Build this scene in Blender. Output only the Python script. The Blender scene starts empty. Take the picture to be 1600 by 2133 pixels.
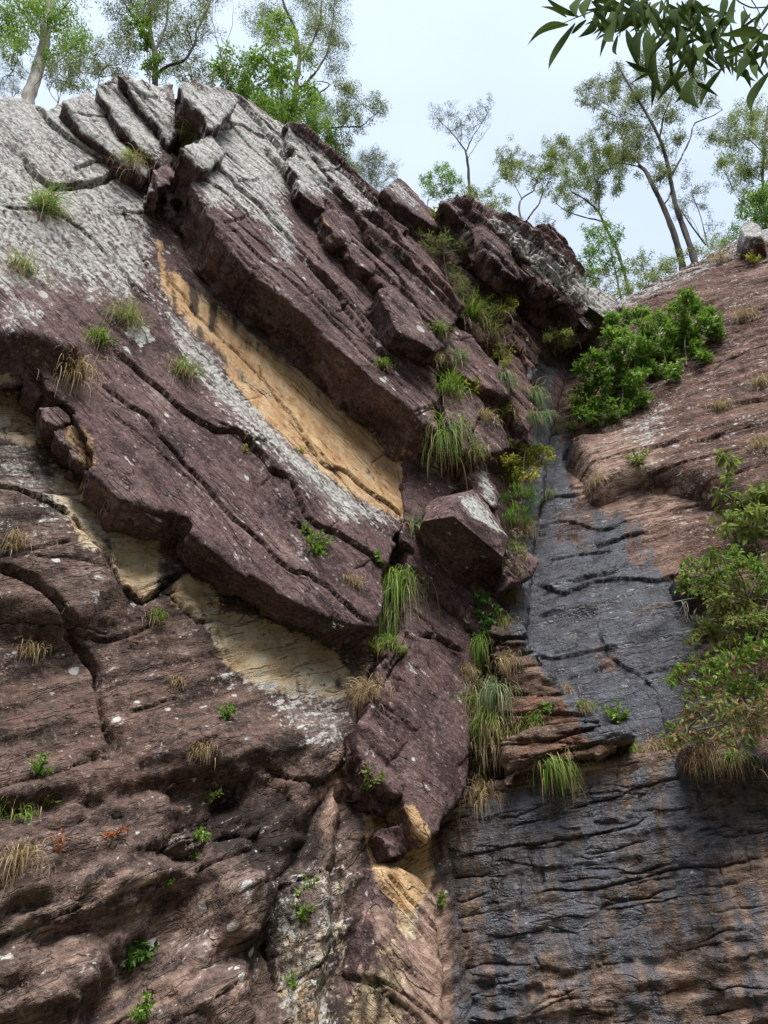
import bpy, math, random, time
import numpy as np
from mathutils import Vector
from mathutils.kdtree import KDTree
from mathutils.geometry import delaunay_2d_cdt
T0 = time.time()
# ------------------------------------------------------------------ camera, sky, sun, exposure
SC = bpy.context.scene
COL = SC.collection
IW, IH, FPX = 1600.0, 2133.0, 1540.0
PITCH = math.radians(28.0)
EYE = np.array((0.0, 0.0, 1.6))
cam_d = bpy.data.cameras.new('camera')
cam = bpy.data.objects.new('camera', cam_d)
COL.objects.link(cam)
cam.location = EYE
cam.rotation_euler = (math.radians(90) + PITCH, 0, 0)
cam_d.sensor_fit = 'VERTICAL'
cam_d.sensor_height = 36.0
cam_d.lens = 36.0 * FPX / IH
cam_d.clip_end = 2000
cam_d.clip_start = 0.05
SC.camera = cam

SUN_EL, SUN_AZ = math.radians(63), math.radians(165)      # azimuth clockwise from +Y: behind the viewer
world = bpy.data.worlds.new('World')
SC.world = world
world.use_nodes = True
wn = world.node_tree
wn.nodes.clear()
w_out = wn.nodes.new('ShaderNodeOutputWorld')
w_bg = wn.nodes.new('ShaderNodeBackground')
w_sky = wn.nodes.new('ShaderNodeTexSky')
w_sky.sky_type = 'NISHITA'
w_sky.sun_disc = False
w_sky.sun_elevation = SUN_EL
w_sky.sun_rotation = SUN_AZ
w_sky.dust_density = 2.0
w_tc = wn.nodes.new('ShaderNodeTexCoord')
w_map = wn.nodes.new('ShaderNodeMapping')
w_map.inputs['Scale'].default_value = (1.0, 1.0, 2.2)
w_noise = wn.nodes.new('ShaderNodeTexNoise')
w_noise.inputs['Scale'].default_value = 1.6
w_noise.inputs['Detail'].default_value = 5
w_noise.inputs['Roughness'].default_value = 0.5
w_ramp = wn.nodes.new('ShaderNodeMapRange')
w_ramp.inputs['From Min'].default_value = 0.3
w_ramp.inputs['From Max'].default_value = 0.7
w_ramp.inputs['To Min'].default_value = 0.72
w_ramp.inputs['To Max'].default_value = 1.0
w_mix = wn.nodes.new('ShaderNodeMix')
w_mix.data_type = 'RGBA'
w_mix.inputs['B'].default_value = (5.6, 6.5, 7.9, 1)    # thin even cloud veil, in the sky texture's own units
wn.links.new(w_tc.outputs['Generated'], w_map.inputs['Vector'])
wn.links.new(w_map.outputs[0], w_noise.inputs['Vector'])
wn.links.new(w_noise.outputs['Fac'], w_ramp.inputs['Value'])
wn.links.new(w_ramp.outputs[0], w_mix.inputs['Factor'])
wn.links.new(w_sky.outputs[0], w_mix.inputs['A'])
# overcast sky: brightest overhead, dimmer towards the horizon all the way round
w_sep = wn.nodes.new('ShaderNodeSeparateXYZ')
wn.links.new(w_tc.outputs['Generated'], w_sep.inputs[0])
w_cie = wn.nodes.new('ShaderNodeMapRange')
w_cie.inputs['From Min'].default_value = 0.0
w_cie.inputs['From Max'].default_value = 1.0
w_cie.inputs['To Min'].default_value = 0.45
w_cie.inputs['To Max'].default_value = 1.03
wn.links.new(w_sep.outputs['Z'], w_cie.inputs['Value'])
w_mul = wn.nodes.new('ShaderNodeVectorMath')
w_mul.operation = 'SCALE'
wn.links.new(w_mix.outputs['Result'], w_mul.inputs[0])
wn.links.new(w_cie.outputs[0], w_mul.inputs['Scale'])
wn.links.new(w_mul.outputs[0], w_bg.inputs['Color'])
w_bg.inputs['Strength'].default_value = 0.05
wn.links.new(w_bg.outputs[0], w_out.inputs[0])

sun_d = bpy.data.lights.new('sun', 'SUN')
sun_d.energy = 1.5
sun_d.angle = math.radians(30)
sun_d.color = (1.0, 0.96, 0.9)
sun = bpy.data.objects.new('sun', sun_d)
COL.objects.link(sun)
sun.rotation_euler = (math.pi / 2 - SUN_EL, 0, math.pi - SUN_AZ)
SC.view_settings.view_transform = 'Standard'
SC.view_settings.look = 'None'
SC.view_settings.gamma = 1
SC.view_settings.use_curve_mapping = False
SC.view_settings.exposure = 1.88
SC.cycles.use_adaptive_sampling = True
SC.cycles.adaptive_threshold = 0.02
SC.cycles.max_bounces = 5
SC.cycles.diffuse_bounces = 3
SC.cycles.glossy_bounces = 2
SC.cycles.transmission_bounces = 3

# ------------------------------------------------------------------ maths helpers
RNG = np.random.default_rng(7)
CP, SP = math.cos(PITCH), math.sin(PITCH)

def ray(px, py):
    """world direction of the line of sight through photo pixel (px, py), used once to lay out real positions"""
    px = np.asarray(px, float); py = np.asarray(py, float)
    up = IH / 2 - py
    return np.stack([px - IW / 2, FPX * CP - up * SP, FPX * SP + up * CP], -1)

def project(P):
    D = np.asarray(P, float) - EYE
    f = D[..., 1] * CP + D[..., 2] * SP
    up = -D[..., 1] * SP + D[..., 2] * CP
    f = np.maximum(f, 0.05)
    return IW / 2 + D[..., 0] / f * FPX, IH / 2 - up / f * FPX

def nrm(v):
    v = np.asarray(v, float)
    return v / np.linalg.norm(v)

class Plane:
    def __init__(self, O, N, up=(0, 0, 1)):
        self.O = np.asarray(O, float); self.N = nrm(N)
        up = np.asarray(up, float)
        self.V = nrm(up - np.dot(up, self.N) * self.N)
        self.U = np.cross(self.V, self.N)
    def hit(self, px, py, h=0.0):
        d = ray(px, py)
        t = (np.dot(self.O + h * self.N - EYE, self.N)) / (d @ self.N)
        return EYE + d * t[..., None]
    def uv(self, px, py, h=0.0):
        Q = self.hit(px, py, h) - self.O
        return np.stack([Q @ self.U, Q @ self.V], -1)
    def world(self, uv, h):
        return self.O + uv[..., :1] * self.U + uv[..., 1:2] * self.V + np.asarray(h)[..., None] * self.N

_perm = np.random.default_rng(3).permutation(4096).astype(np.int64)
def _hash(i, j, k):
    return _perm[(_perm[(_perm[i & 4095] + j) & 4095] + k) & 4095]
_grad = np.random.default_rng(5).normal(size=(4096, 3)); _grad /= np.linalg.norm(_grad, axis=1)[:, None]
_rnd = np.random.default_rng(6).random((4096, 4))

def pn(P):
    """gradient noise, about -1..1"""
    P = np.asarray(P, float)
    I = np.floor(P).astype(np.int64); f = P - I
    w = f * f * f * (f * (f * 6 - 15) + 10)
    out = np.zeros(P.shape[:-1])
    for dx in (0, 1):
        wx = w[..., 0] if dx else 1 - w[..., 0]
        for dy in (0, 1):
            wy = w[..., 1] if dy else 1 - w[..., 1]
            for dz in (0, 1):
                wz = w[..., 2] if dz else 1 - w[..., 2]
                g = _grad[_hash(I[..., 0] + dx, I[..., 1] + dy, I[..., 2] + dz)]
                out += wx * wy * wz * (g[..., 0] * (f[..., 0] - dx) + g[..., 1] * (f[..., 1] - dy) + g[..., 2] * (f[..., 2] - dz))
    return out * 1.6

def fbm(P, octv=4, gain=0.5, lac=2.03):
    P = np.asarray(P, float)
    a, s = 1.0, np.zeros(P.shape[:-1])
    for o in range(octv):
        s += a * pn(P + o * 17.3); P = P * lac; a *= gain
    return s

def ridged(P, octv=4):
    P = np.asarray(P, float)
    a, s = 1.0, np.zeros(P.shape[:-1])
    for o in range(octv):
        s += a * (1 - 2 * np.abs(pn(P + o * 11.7))); P = P * 2.07; a *= 0.5
    return s

def cells(P):
    """blocky noise: value of the nearest jittered cell, 0..1"""
    P = np.asarray(P, float)
    I = np.floor(P).astype(np.int64); f = P - I
    best = np.full(P.shape[:-1], 9.0); val = np.zeros(P.shape[:-1])
    for dx in (-1, 0, 1):
        for dy in (-1, 0, 1):
            for dz in (-1, 0, 1):
                r = _rnd[_hash(I[..., 0] + dx, I[..., 1] + dy, I[..., 2] + dz)]
                d = (f[..., 0] - dx - r[..., 0]) ** 2 + (f[..., 1] - dy - r[..., 1]) ** 2 + (f[..., 2] - dz - r[..., 2]) ** 2
                m = d < best
                best = np.where(m, d, best); val = np.where(m, r[..., 3], val)
    return val

def v3(a, b, c=0.0):
    return np.stack([a, b, np.zeros_like(a) + c], -1)

def sstep(a, b, x):
    t = np.clip((x - a) / (b - a), 0, 1)
    return t * t * (3 - 2 * t)

def in_poly(P, poly):
    x, y = P[:, 0], P[:, 1]
    ins = np.zeros(len(P), bool)
    n = len(poly)
    for i in range(n):
        x0, y0 = poly[i]; x1, y1 = poly[(i + 1) % n]
        c = ((y0 > y) != (y1 > y))
        if c.any():
            xi = x0 + (y - y0) / (y1 - y0 + 1e-12) * (x1 - x0)
            ins ^= c & (x < xi)
    return ins

def seg_dist(P, A, B, signed=False):
    """distance of points P (n,2) to the nearest of the segments A-B; with signed, also + on the left side"""
    n = len(P); best = np.full(n, 1e9); side = np.zeros(n)
    for i in range(len(A)):
        ab = B[i] - A[i]; L = ab @ ab + 1e-12
        t = np.clip(((P - A[i]) @ ab) / L, 0, 1)
        d = P - (A[i] + t[:, None] * ab)
        q = np.hypot(d[:, 0], d[:, 1])
        m = q < best
        best[m] = q[m]
        if signed:
            side[m] = np.sign(ab[0] * d[m, 1] - ab[1] * d[m, 0])
    return (best, side) if signed else best

def resample(poly, step, closed=True):
    P = np.asarray(poly, float)
    if closed: P = np.vstack([P, P[:1]])
    seg = np.hypot(*(np.diff(P, axis=0).T)); s = np.concatenate([[0], np.cumsum(seg)])
    n = max(4, int(s[-1] / step))
    q = np.linspace(0, s[-1], n + (0 if closed else 1), endpoint=not closed)
    return np.stack([np.interp(q, s, P[:, 0]), np.interp(q, s, P[:, 1])], -1)

# ------------------------------------------------------------------ scene helpers
def link(name, data, parent=None, label=None, category=None, group=None, kind=None):
    o = bpy.data.objects.new(name, data)
    COL.objects.link(o)
    if parent is not None: o.parent = parent
    if label: o['label'] = label
    if category: o['category'] = category
    if group: o['group'] = group
    if kind: o['kind'] = kind
    return o

def mesh(name, V, polys, mat=None, smooth=True, attrs=None):
    """polys: list of int arrays (n, k)"""
    me = bpy.data.meshes.new(name)
    V = np.asarray(V, np.float32)
    me.vertices.add(len(V)); me.vertices.foreach_set('co', V.ravel())
    loops = np.concatenate([p.ravel() for p in polys]).astype(np.int32)
    sizes = np.concatenate([np.full(len(p), p.shape[1]) for p in polys])
    starts = np.concatenate([[0], np.cumsum(sizes)[:-1]]).astype(np.int32)
    me.loops.add(len(loops)); me.loops.foreach_set('vertex_index', loops)
    me.polygons.add(len(sizes)); me.polygons.foreach_set('loop_start', starts)
    me.polygons.foreach_set('loop_total', sizes.astype(np.int32))
    sm = np.zeros(len(sizes), bool); sm[:] = smooth
    me.polygons.foreach_set('use_smooth', sm)
    if attrs:
        for k, a in attrs.items():
            a = np.asarray(a, np.float32)
            if a.ndim == 2:
                at = me.attributes.new(k, 'FLOAT_COLOR', 'POINT'); at.data.foreach_set('color', a.ravel())
            else:
                at = me.attributes.new(k, 'FLOAT', 'POINT'); at.data.foreach_set('value', a)
    me.update(calc_edges=True)
    if mat: me.materials.append(mat)
    return me

class NT:
    """small node-tree builder"""
    def __init__(self, mat):
        mat.use_nodes = True
        self.t = mat.node_tree; self.t.nodes.clear()
    def n(self, kind, ins=None, **kw):
        nd = self.t.nodes.new('ShaderNode' + kind)
        for k, v in kw.items(): setattr(nd, k, v)
        for k, v in (ins or {}).items():
            s = nd.inputs[k]
            if isinstance(v, bpy.types.NodeSocket): self.t.links.new(v, s)
            else: s.default_value = v
        return nd
    def math(self, op, a, b=0.0, c=0.0, clamp=False):
        return self.n('Math', {0: a, 1: b, 2: c}, operation=op, use_clamp=clamp).outputs[0]
    def mix(self, f, a, b):
        return self.n('Mix', {'Factor': f, 6: a, 7: b}, data_type='RGBA').outputs[2]
    def noise(self, vec, scale, detail=5, rough=0.55, dist=0.0):
        return self.n('TexNoise', {'Vector': vec, 'Scale': scale, 'Detail': detail, 'Roughness': rough, 'Distortion': dist}).outputs['Fac']
    def edge(self, x, lo, hi, a=0.0, b=1.0):
        return self.n('MapRange', {'Value': x, 'From Min': lo, 'From Max': hi, 'To Min': a, 'To Max': b}, interpolation_type='SMOOTHSTEP').outputs[0]

def rgb(r, g, b): return (r, g, b, 1.0)
# ------------------------------------------------------------------ where crusts, stains and fresh rock lie on the faces
MS = 4; MX0, MY0, MW, MH = -400, -400, 600, 734
CH = {k: i for i, k in enumerate(('lich', 'och', 'tan', 'wet', 'red', 'blk', 'spot', 'pale'))}
MASK = np.zeros((8, MH, MW), np.float32)
_gy, _gx = np.mgrid[0:MH, 0:MW]
_GP = np.stack([_gx.ravel() * MS + MX0, _gy.ravel() * MS + MY0], -1).astype(float)

def blur(a, r):
    if r < 1: return a
    r = int(r)
    for ax in (0, 1):
        for _ in range(2):
            c = np.cumsum(np.pad(a, [(r + 1, r) if i == ax else (0, 0) for i in (0, 1)], mode='edge'), axis=ax)
            n = a.shape[ax]
            a = (np.take(c, np.arange(2 * r + 1, 2 * r + 1 + n), ax) - np.take(c, np.arange(0, n), ax)) / (2 * r + 1)
    return a

def stain(ch, val, blr, *polys, mode='max'):
    for poly in polys:
        xs = [p[0] for p in poly]; ys = [p[1] for p in poly]
        sel = (_GP[:, 0] > min(xs) - 9) & (_GP[:, 0] < max(xs) + 9) & (_GP[:, 1] > min(ys) - 9) & (_GP[:, 1] < max(ys) + 9)
        a = np.zeros(MH * MW, np.float32)
        a[np.where(sel)[0]] = in_poly(_GP[sel], poly)
        a = blur(a.reshape(MH, MW), blr / MS)
        m = MASK[CH[ch]]
        if mode == 'max': np.maximum(m, a * val, out=m)
        elif mode == 'set': m[:] = m * (1 - a) + a * val
        else: m += a * val

LW = [(-300, 100), (1000, 400), (1250, 600), (1110, 780), (1060, 1300), (960, 1700), (940, 2300), (-300, 2300)]
stain('spot', .42, 20, LW)
stain('lich', .20, 30, LW)
stain('lich', .66, 30, [(-200, 170), (300, 140), (350, 300), (325, 450), (330, 600), (260, 640), (130, 600), (-200, 640)])
stain('lich', .80, 16, [(-200, 170), (180, 180), (260, 150), (360, 170), (372, 300), (300, 330), (200, 340), (60, 300), (-200, 280)])
stain('lich', .78, 18, [(360, 160), (480, 180), (620, 270), (700, 330), (800, 430), (740, 430), (700, 400), (650, 420), (600, 400), (540, 420), (480, 380), (420, 390), (370, 300)])
stain('lich', .70, 14, [(390, 300), (470, 320), (560, 370), (620, 480), (625, 560), (590, 555), (560, 480), (500, 440), (430, 440)])
stain('lich', .62, 14, [(600, 262), (800, 420), (780, 450), (720, 440), (690, 400), (640, 360)])
stain('lich', .80, 30, [(300, 470), (325, 640), (380, 755), (480, 870), (560, 950), (640, 1030), (740, 1085), (835, 1125), (848, 1080), (800, 1040), (720, 985), (650, 935), (570, 865), (480, 760), (415, 690), (350, 590), (330, 500)])
stain('lich', .85, 20, [(312, 470), (335, 620), (390, 740), (500, 860), (590, 950), (670, 1020), (760, 1075), (830, 1110), (842, 1078), (800, 1058), (720, 1000), (650, 950), (570, 880), (480, 775), (415, 700), (345, 590), (330, 500)])
stain('lich', .55, 14, [(560, 880), (830, 1100), (835, 1130), (700, 1085), (610, 1010)])
stain('lich', .55, 14, [(0, 620), (60, 610), (120, 650), (60, 700), (0, 720)])
stain('lich', .50, 20, [(-150, 880), (100, 930), (200, 1020), (240, 1130), (140, 1110), (60, 1040), (-150, 990)])
stain('lich', .48, 18, [(420, 1360), (560, 1400), (735, 1440), (735, 1560), (690, 1600), (600, 1540), (560, 1470), (460, 1430)])
stain('lich', .45, 12, [(370, 1290), (430, 1300), (440, 1340), (380, 1330)], [(600, 1100), (680, 1130), (640, 1190), (600, 1150)])
stain('lich', .40, 20, [(560, 1800), (740, 1780), (720, 2133), (560, 2133)], [(0, 1880), (150, 1890), (130, 1960), (0, 1970)])
stain('lich', .42, 20, [(330, 1720), (440, 1730), (440, 1820), (330, 1800)], [(330, 1950), (460, 1900), (470, 2000), (360, 2050)])
stain('lich', .95, 8, [(950, 1030), (990, 1030), (1050, 1110), (1056, 1150), (1040, 1155), (1000, 1110), (968, 1060)])
stain('lich', .75, 6, [(990, 970), (1005, 970), (1040, 1040), (1035, 1066), (1005, 1040)], [(908, 895), (925, 910), (912, 1000), (898, 960)])
stain('lich', .60, 10, [(800, 370), (830, 365), (890, 430), (860, 440), (820, 410)], [(895, 425), (960, 425), (960, 470), (900, 460)])
stain('lich', .70, 10, [(1000, 440), (1090, 465), (1200, 550), (1290, 620), (1290, 680), (1220, 650), (1140, 590), (1060, 520)])
stain('lich', .60, 14, [(1150, 700), (1300, 600), (1450, 540), (1600, 450), (1700, 440), (1700, 500), (1600, 510), (1450, 580), (1330, 640), (1230, 700)])
stain('lich', .47, 22, [(1250, 890), (1330, 850), (1430, 780), (1410, 860), (1390, 930), (1310, 960), (1270, 930)])
stain('lich', .35, 16, [(1100, 1480), (1330, 1500), (1320, 1560), (1060, 1620)])
stain('lich', .30, 40, [(1120, 760), (1600, 480), (1700, 480), (1700, 1200), (1400, 1200), (1360, 1100), (1190, 1040)])
stain('spot', .4, 40, [(1120, 760), (1600, 480), (1700, 480), (1700, 1200), (1400, 1200), (1360, 1100), (1190, 1040)])
stain('lich', .95, 8, [(1520, 448), (1612, 448), (1612, 505), (1520, 505)])
# fresh rock
stain('och', .85, 12, [(330, 540), (420, 610), (520, 690), (540, 760), (480, 760), (400, 690), (345, 620)])
stain('och', 1.0, 11, [(455, 690), (520, 690), (640, 790), (760, 890), (880, 940), (880, 1010), (842, 1085), (780, 1058), (690, 1000), (615, 935), (535, 855), (470, 775)])
stain('och', .75, 6, [(322, 500), (340, 500), (352, 600), (338, 620)])
stain('och', .62, 10, [(620, 900), (680, 950), (760, 1010), (835, 1075), (800, 1070), (690, 1000), (640, 960)])
stain('tan', .95, 12, [(95, 940), (170, 1010), (260, 1080), (335, 1130), (345, 1180), (335, 1220), (300, 1262), (260, 1230), (230, 1160), (170, 1130), (110, 1030)])
stain('tan', 1.0, 12, [(420, 1270), (560, 1290), (700, 1360), (735, 1420), (730, 1450), (640, 1462), (560, 1440), (470, 1390), (440, 1330)])
stain('tan', .75, 10, [(340, 1225), (380, 1190), (450, 1220), (470, 1290), (420, 1290), (360, 1270)])
stain('tan', .75, 10, [(-150, 770), (20, 780), (60, 840), (100, 930), (60, 930), (-150, 870)])
stain('och', .55, 12, [(200, 1040), (330, 1120), (330, 1150), (240, 1090)], [(470, 1280), (640, 1320), (680, 1360), (560, 1330)])
stain('och', .60, 8, [(140, 860), (200, 910), (215, 990), (180, 990), (130, 900)])
stain('och', 1.0, 10, [(755, 1670), (870, 1680), (915, 1770), (895, 1850), (845, 1910), (800, 1860), (765, 1780)])
stain('tan', .7, 10, [(800, 1830), (900, 1770), (895, 1850), (860, 1960), (825, 1950)])
stain('och', .55, 10, [(640, 390), (670, 430), (720, 520), (790, 610), (770, 620), (690, 520), (640, 430)], [(850, 430), (880, 450), (940, 540), (920, 540)], [(1000, 540), (1040, 590), (1030, 600)])
stain('tan', .6, 10, [(985, 965), (1000, 965), (1030, 1010), (1015, 1020)])
stain('pale', .75, 20, [(1490, 1860), (1620, 1820), (1620, 2200), (1500, 2200)], [(1330, 2010), (1480, 1990), (1480, 2100), (1350, 2133)])
stain('pale', .6, 20, [(1290, 1850), (1400, 1830), (1390, 1900), (1290, 1920)], [(1100, 2040), (1350, 1990), (1350, 2133), (1100, 2133)])
stain('tan', .40, 16, [(560, 1850), (740, 1760), (720, 2000), (690, 2200), (570, 2200)])
stain('pale', .8, 16, [(690, 1560), (740, 1540), (720, 1680), (690, 1760), (650, 1760)], [(860, 1870), (945, 1830), (945, 2200), (850, 2200)])
stain('pale', .40, 30, [(0, 1850), (200, 1800), (560, 1850), (540, 2200), (0, 2200)])
# red brown weathering
stain('red', .22, 40, [(-200, 1100), (300, 1250), (560, 1450), (700, 1700), (600, 1750), (300, 1700), (-200, 1700)])
stain('red', .5, 20, [(860, 500), (1000, 560), (1150, 720), (1110, 880), (1040, 860), (940, 640)])
stain('red', .35, 40, [(1120, 760), (1600, 480), (1700, 480), (1700, 1300), (1400, 1240), (1360, 1180), (1140, 1040)])
stain('pale', .85, 18, [(1190, 930), (1290, 890), (1400, 920), (1330, 1010), (1230, 1050), (1190, 1030)])
stain('pale', .6, 20, [(1180, 1050), (1420, 1000), (1500, 1060), (1380, 1090), (1360, 1190), (1320, 1190), (1330, 1100), (1180, 1090)])
stain('red', .9, 20, [(1040, 1340), (1110, 1370), (1180, 1450), (1320, 1530), (1300, 1560), (1050, 1640)])
stain('pale', .62, 16, [(1180, 1590), (1300, 1580), (1290, 1650), (1180, 1660)], [(1410, 1640), (1520, 1600), (1500, 1720), (1410, 1730)])
stain('pale', .65, 16, [(1480, 1790), (1620, 1760), (1620, 1880), (1490, 1880)], [(960, 1960), (1080, 1960), (1080, 2050), (960, 2060)])
# wet face, drip stains and broader black patches
stain('wet', 1.0, 14, [(1080, 1110), (1150, 1050), (1330, 1080), (1365, 1190), (1440, 1230), (1490, 1545), (1230, 1545), (1170, 1440), (1100, 1370), (1060, 1290)])
stain('wet', .95, 10, [(1100, 765), (1165, 760), (1150, 800), (1140, 870), (1160, 900), (1200, 935), (1180, 980), (1205, 1050), (1150, 1080), (1090, 1070), (1110, 900)])
stain('wet', .68, 26, [(950, 1660), (1200, 1620), (1620, 1560), (1620, 1760), (1480, 1840), (1470, 1980), (1250, 2030), (1110, 2040), (1080, 2250), (940, 2250)])
stain('wet', .46, 26, [(950, 1660), (1620, 1560), (1620, 2250), (940, 2250)])
stain('blk', .85, 8, [(505, 660), (522, 675), (520, 750), (508, 730)], [(590, 745), (606, 760), (604, 815), (596, 800)], [(480, 640), (500, 655), (495, 700), (482, 690)], [(540, 700), (552, 710), (548, 745), (540, 735)])
stain('blk', .75, 6, [(385, 570), (412, 596), (416, 668), (395, 650)], [(432, 615), (452, 635), (455, 700), (436, 690)], [(352, 575), (366, 590), (372, 660), (358, 640)])
stain('blk', .55, 10, [(390, 660), (460, 720), (530, 790), (500, 800), (430, 740)], [(330, 640), (400, 690), (420, 720), (360, 690)])
stain('blk', .5, 14, [(310, 470), (325, 470), (330, 640), (318, 640)])
stain('blk', .8, 8, [(205, 1110), (235, 1125), (238, 1170), (215, 1165)], [(330, 1160), (380, 1190), (360, 1240), (310, 1250), (330, 1200)], [(610, 1400), (640, 1420), (635, 1460), (615, 1450)], [(690, 1390), (720, 1430), (700, 1450)])
stain('blk', .75, 30, [(420, 1640), (620, 1660), (700, 1740), (610, 1900), (560, 2060), (480, 1980), (560, 1900), (560, 1820), (430, 1790)])
stain('blk', .6, 20, [(890, 1700), (960, 1660), (1010, 1700), (1000, 1850), (940, 1900), (900, 1830)])
stain('blk', .5, 20, [(730, 1960), (850, 1970), (850, 2100), (730, 2200)])
stain('blk', .6, 20, [(1000, 500), (1210, 640), (1210, 700), (1060, 640)])  # shade under the cave overhang, painted in as black
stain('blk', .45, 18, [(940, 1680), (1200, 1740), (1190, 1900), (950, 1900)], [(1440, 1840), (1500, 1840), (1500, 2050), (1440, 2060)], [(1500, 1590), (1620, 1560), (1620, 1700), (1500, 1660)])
for q in ((290, 700, 40), (75, 735, 14), (85, 1435, 14), (205, 1235, 14), (480, 1432, 14), (440, 1240, 20), (105, 1440, 10), (20, 1995, 16), (470, 1995, 14), (310, 1810, 14)):
    x, y, r = q
    stain('lich', .85, 4, [(x - r, y - r * .3), (x + r * .3, y - r * .6), (x + r, y + r * .2), (x, y + r * .6)])
for ch in ('lich', 'spot'):
    MASK[CH[ch]] *= 1 - np.clip(MASK[CH['och']] - .15, 0, 1) * .9
stain('lich', 0.04, 12, [(1090, 1100), (1620, 1250), (1620, 2250), (940, 2250), (960, 1650), (1100, 1400)], mode='set')
MASK[CH['spot']] *= 1 - np.clip(MASK[CH['wet']], 0, 1)

class Dents:
    """hollows and swellings of a face, traced once and kept as a height layer in metres"""
    def __init__(self, items):
        self.a = np.zeros((MH, MW), np.float32)
        for val, blr, poly in items:
            xs_ = [q[0] for q in poly]; ys_ = [q[1] for q in poly]
            sel = (_GP[:, 0] > min(xs_) - 9) & (_GP[:, 0] < max(xs_) + 9) & (_GP[:, 1] > min(ys_) - 9) & (_GP[:, 1] < max(ys_) + 9)
            m = np.zeros(MH * MW, np.float32); m[np.where(sel)[0]] = in_poly(_GP[sel], poly)
            self.a += blur(m.reshape(MH, MW), blr / MS) * val
    def __call__(self, P, warp=14):
        x, y = project(P)
        x = x + warp * fbm(v3(x / 60., y / 60., 1.5), 3); y = y + warp * fbm(v3(x / 60., y / 60., 8.5), 3)
        fx = np.clip((x - MX0) / MS, 0, MW - 2.001); fy = np.clip((y - MY0) / MS, 0, MH - 2.001)
        i = fx.astype(int); j = fy.astype(int); a = fx - i; b = fy - j
        A = self.a
        return A[j, i] * (1 - a) * (1 - b) + A[j, i + 1] * a * (1 - b) + A[j + 1, i] * (1 - a) * b + A[j + 1, i + 1] * a * b

stain('wet', .35, 14, [(1150, 1065), (1240, 1075), (1235, 1130), (1160, 1145)], [(1290, 1100), (1340, 1090), (1350, 1190), (1310, 1180)], [(1230, 1350), (1300, 1340), (1300, 1400), (1250, 1410)], mode='set')
stain('pale', .55, 16, [(750, 1880), (930, 1880), (930, 2200), (740, 2200)])
stain('tan', .52, 16, [(730, 1990), (850, 1930), (850, 2200), (700, 2200)], [(570, 1950), (700, 1850), (690, 2200), (570, 2200)])
stain('lich', .5, 16, [(570, 1900), (720, 1800), (700, 2200), (570, 2200)])

def masks(P):
    x, y = project(P)
    fx = np.clip((x - MX0) / MS, 0, MW - 2.001); fy = np.clip((y - MY0) / MS, 0, MH - 2.001)
    i = fx.astype(int); j = fy.astype(int); a = fx - i; b = fy - j
    m = MASK[:, j, i] * (1 - a) * (1 - b) + MASK[:, j, i + 1] * a * (1 - b) + MASK[:, j + 1, i] * (1 - a) * b + MASK[:, j + 1, i + 1] * a * b
    return {'crust': m[:4].T.copy(), 'stain': m[4:].T.copy()}

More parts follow.
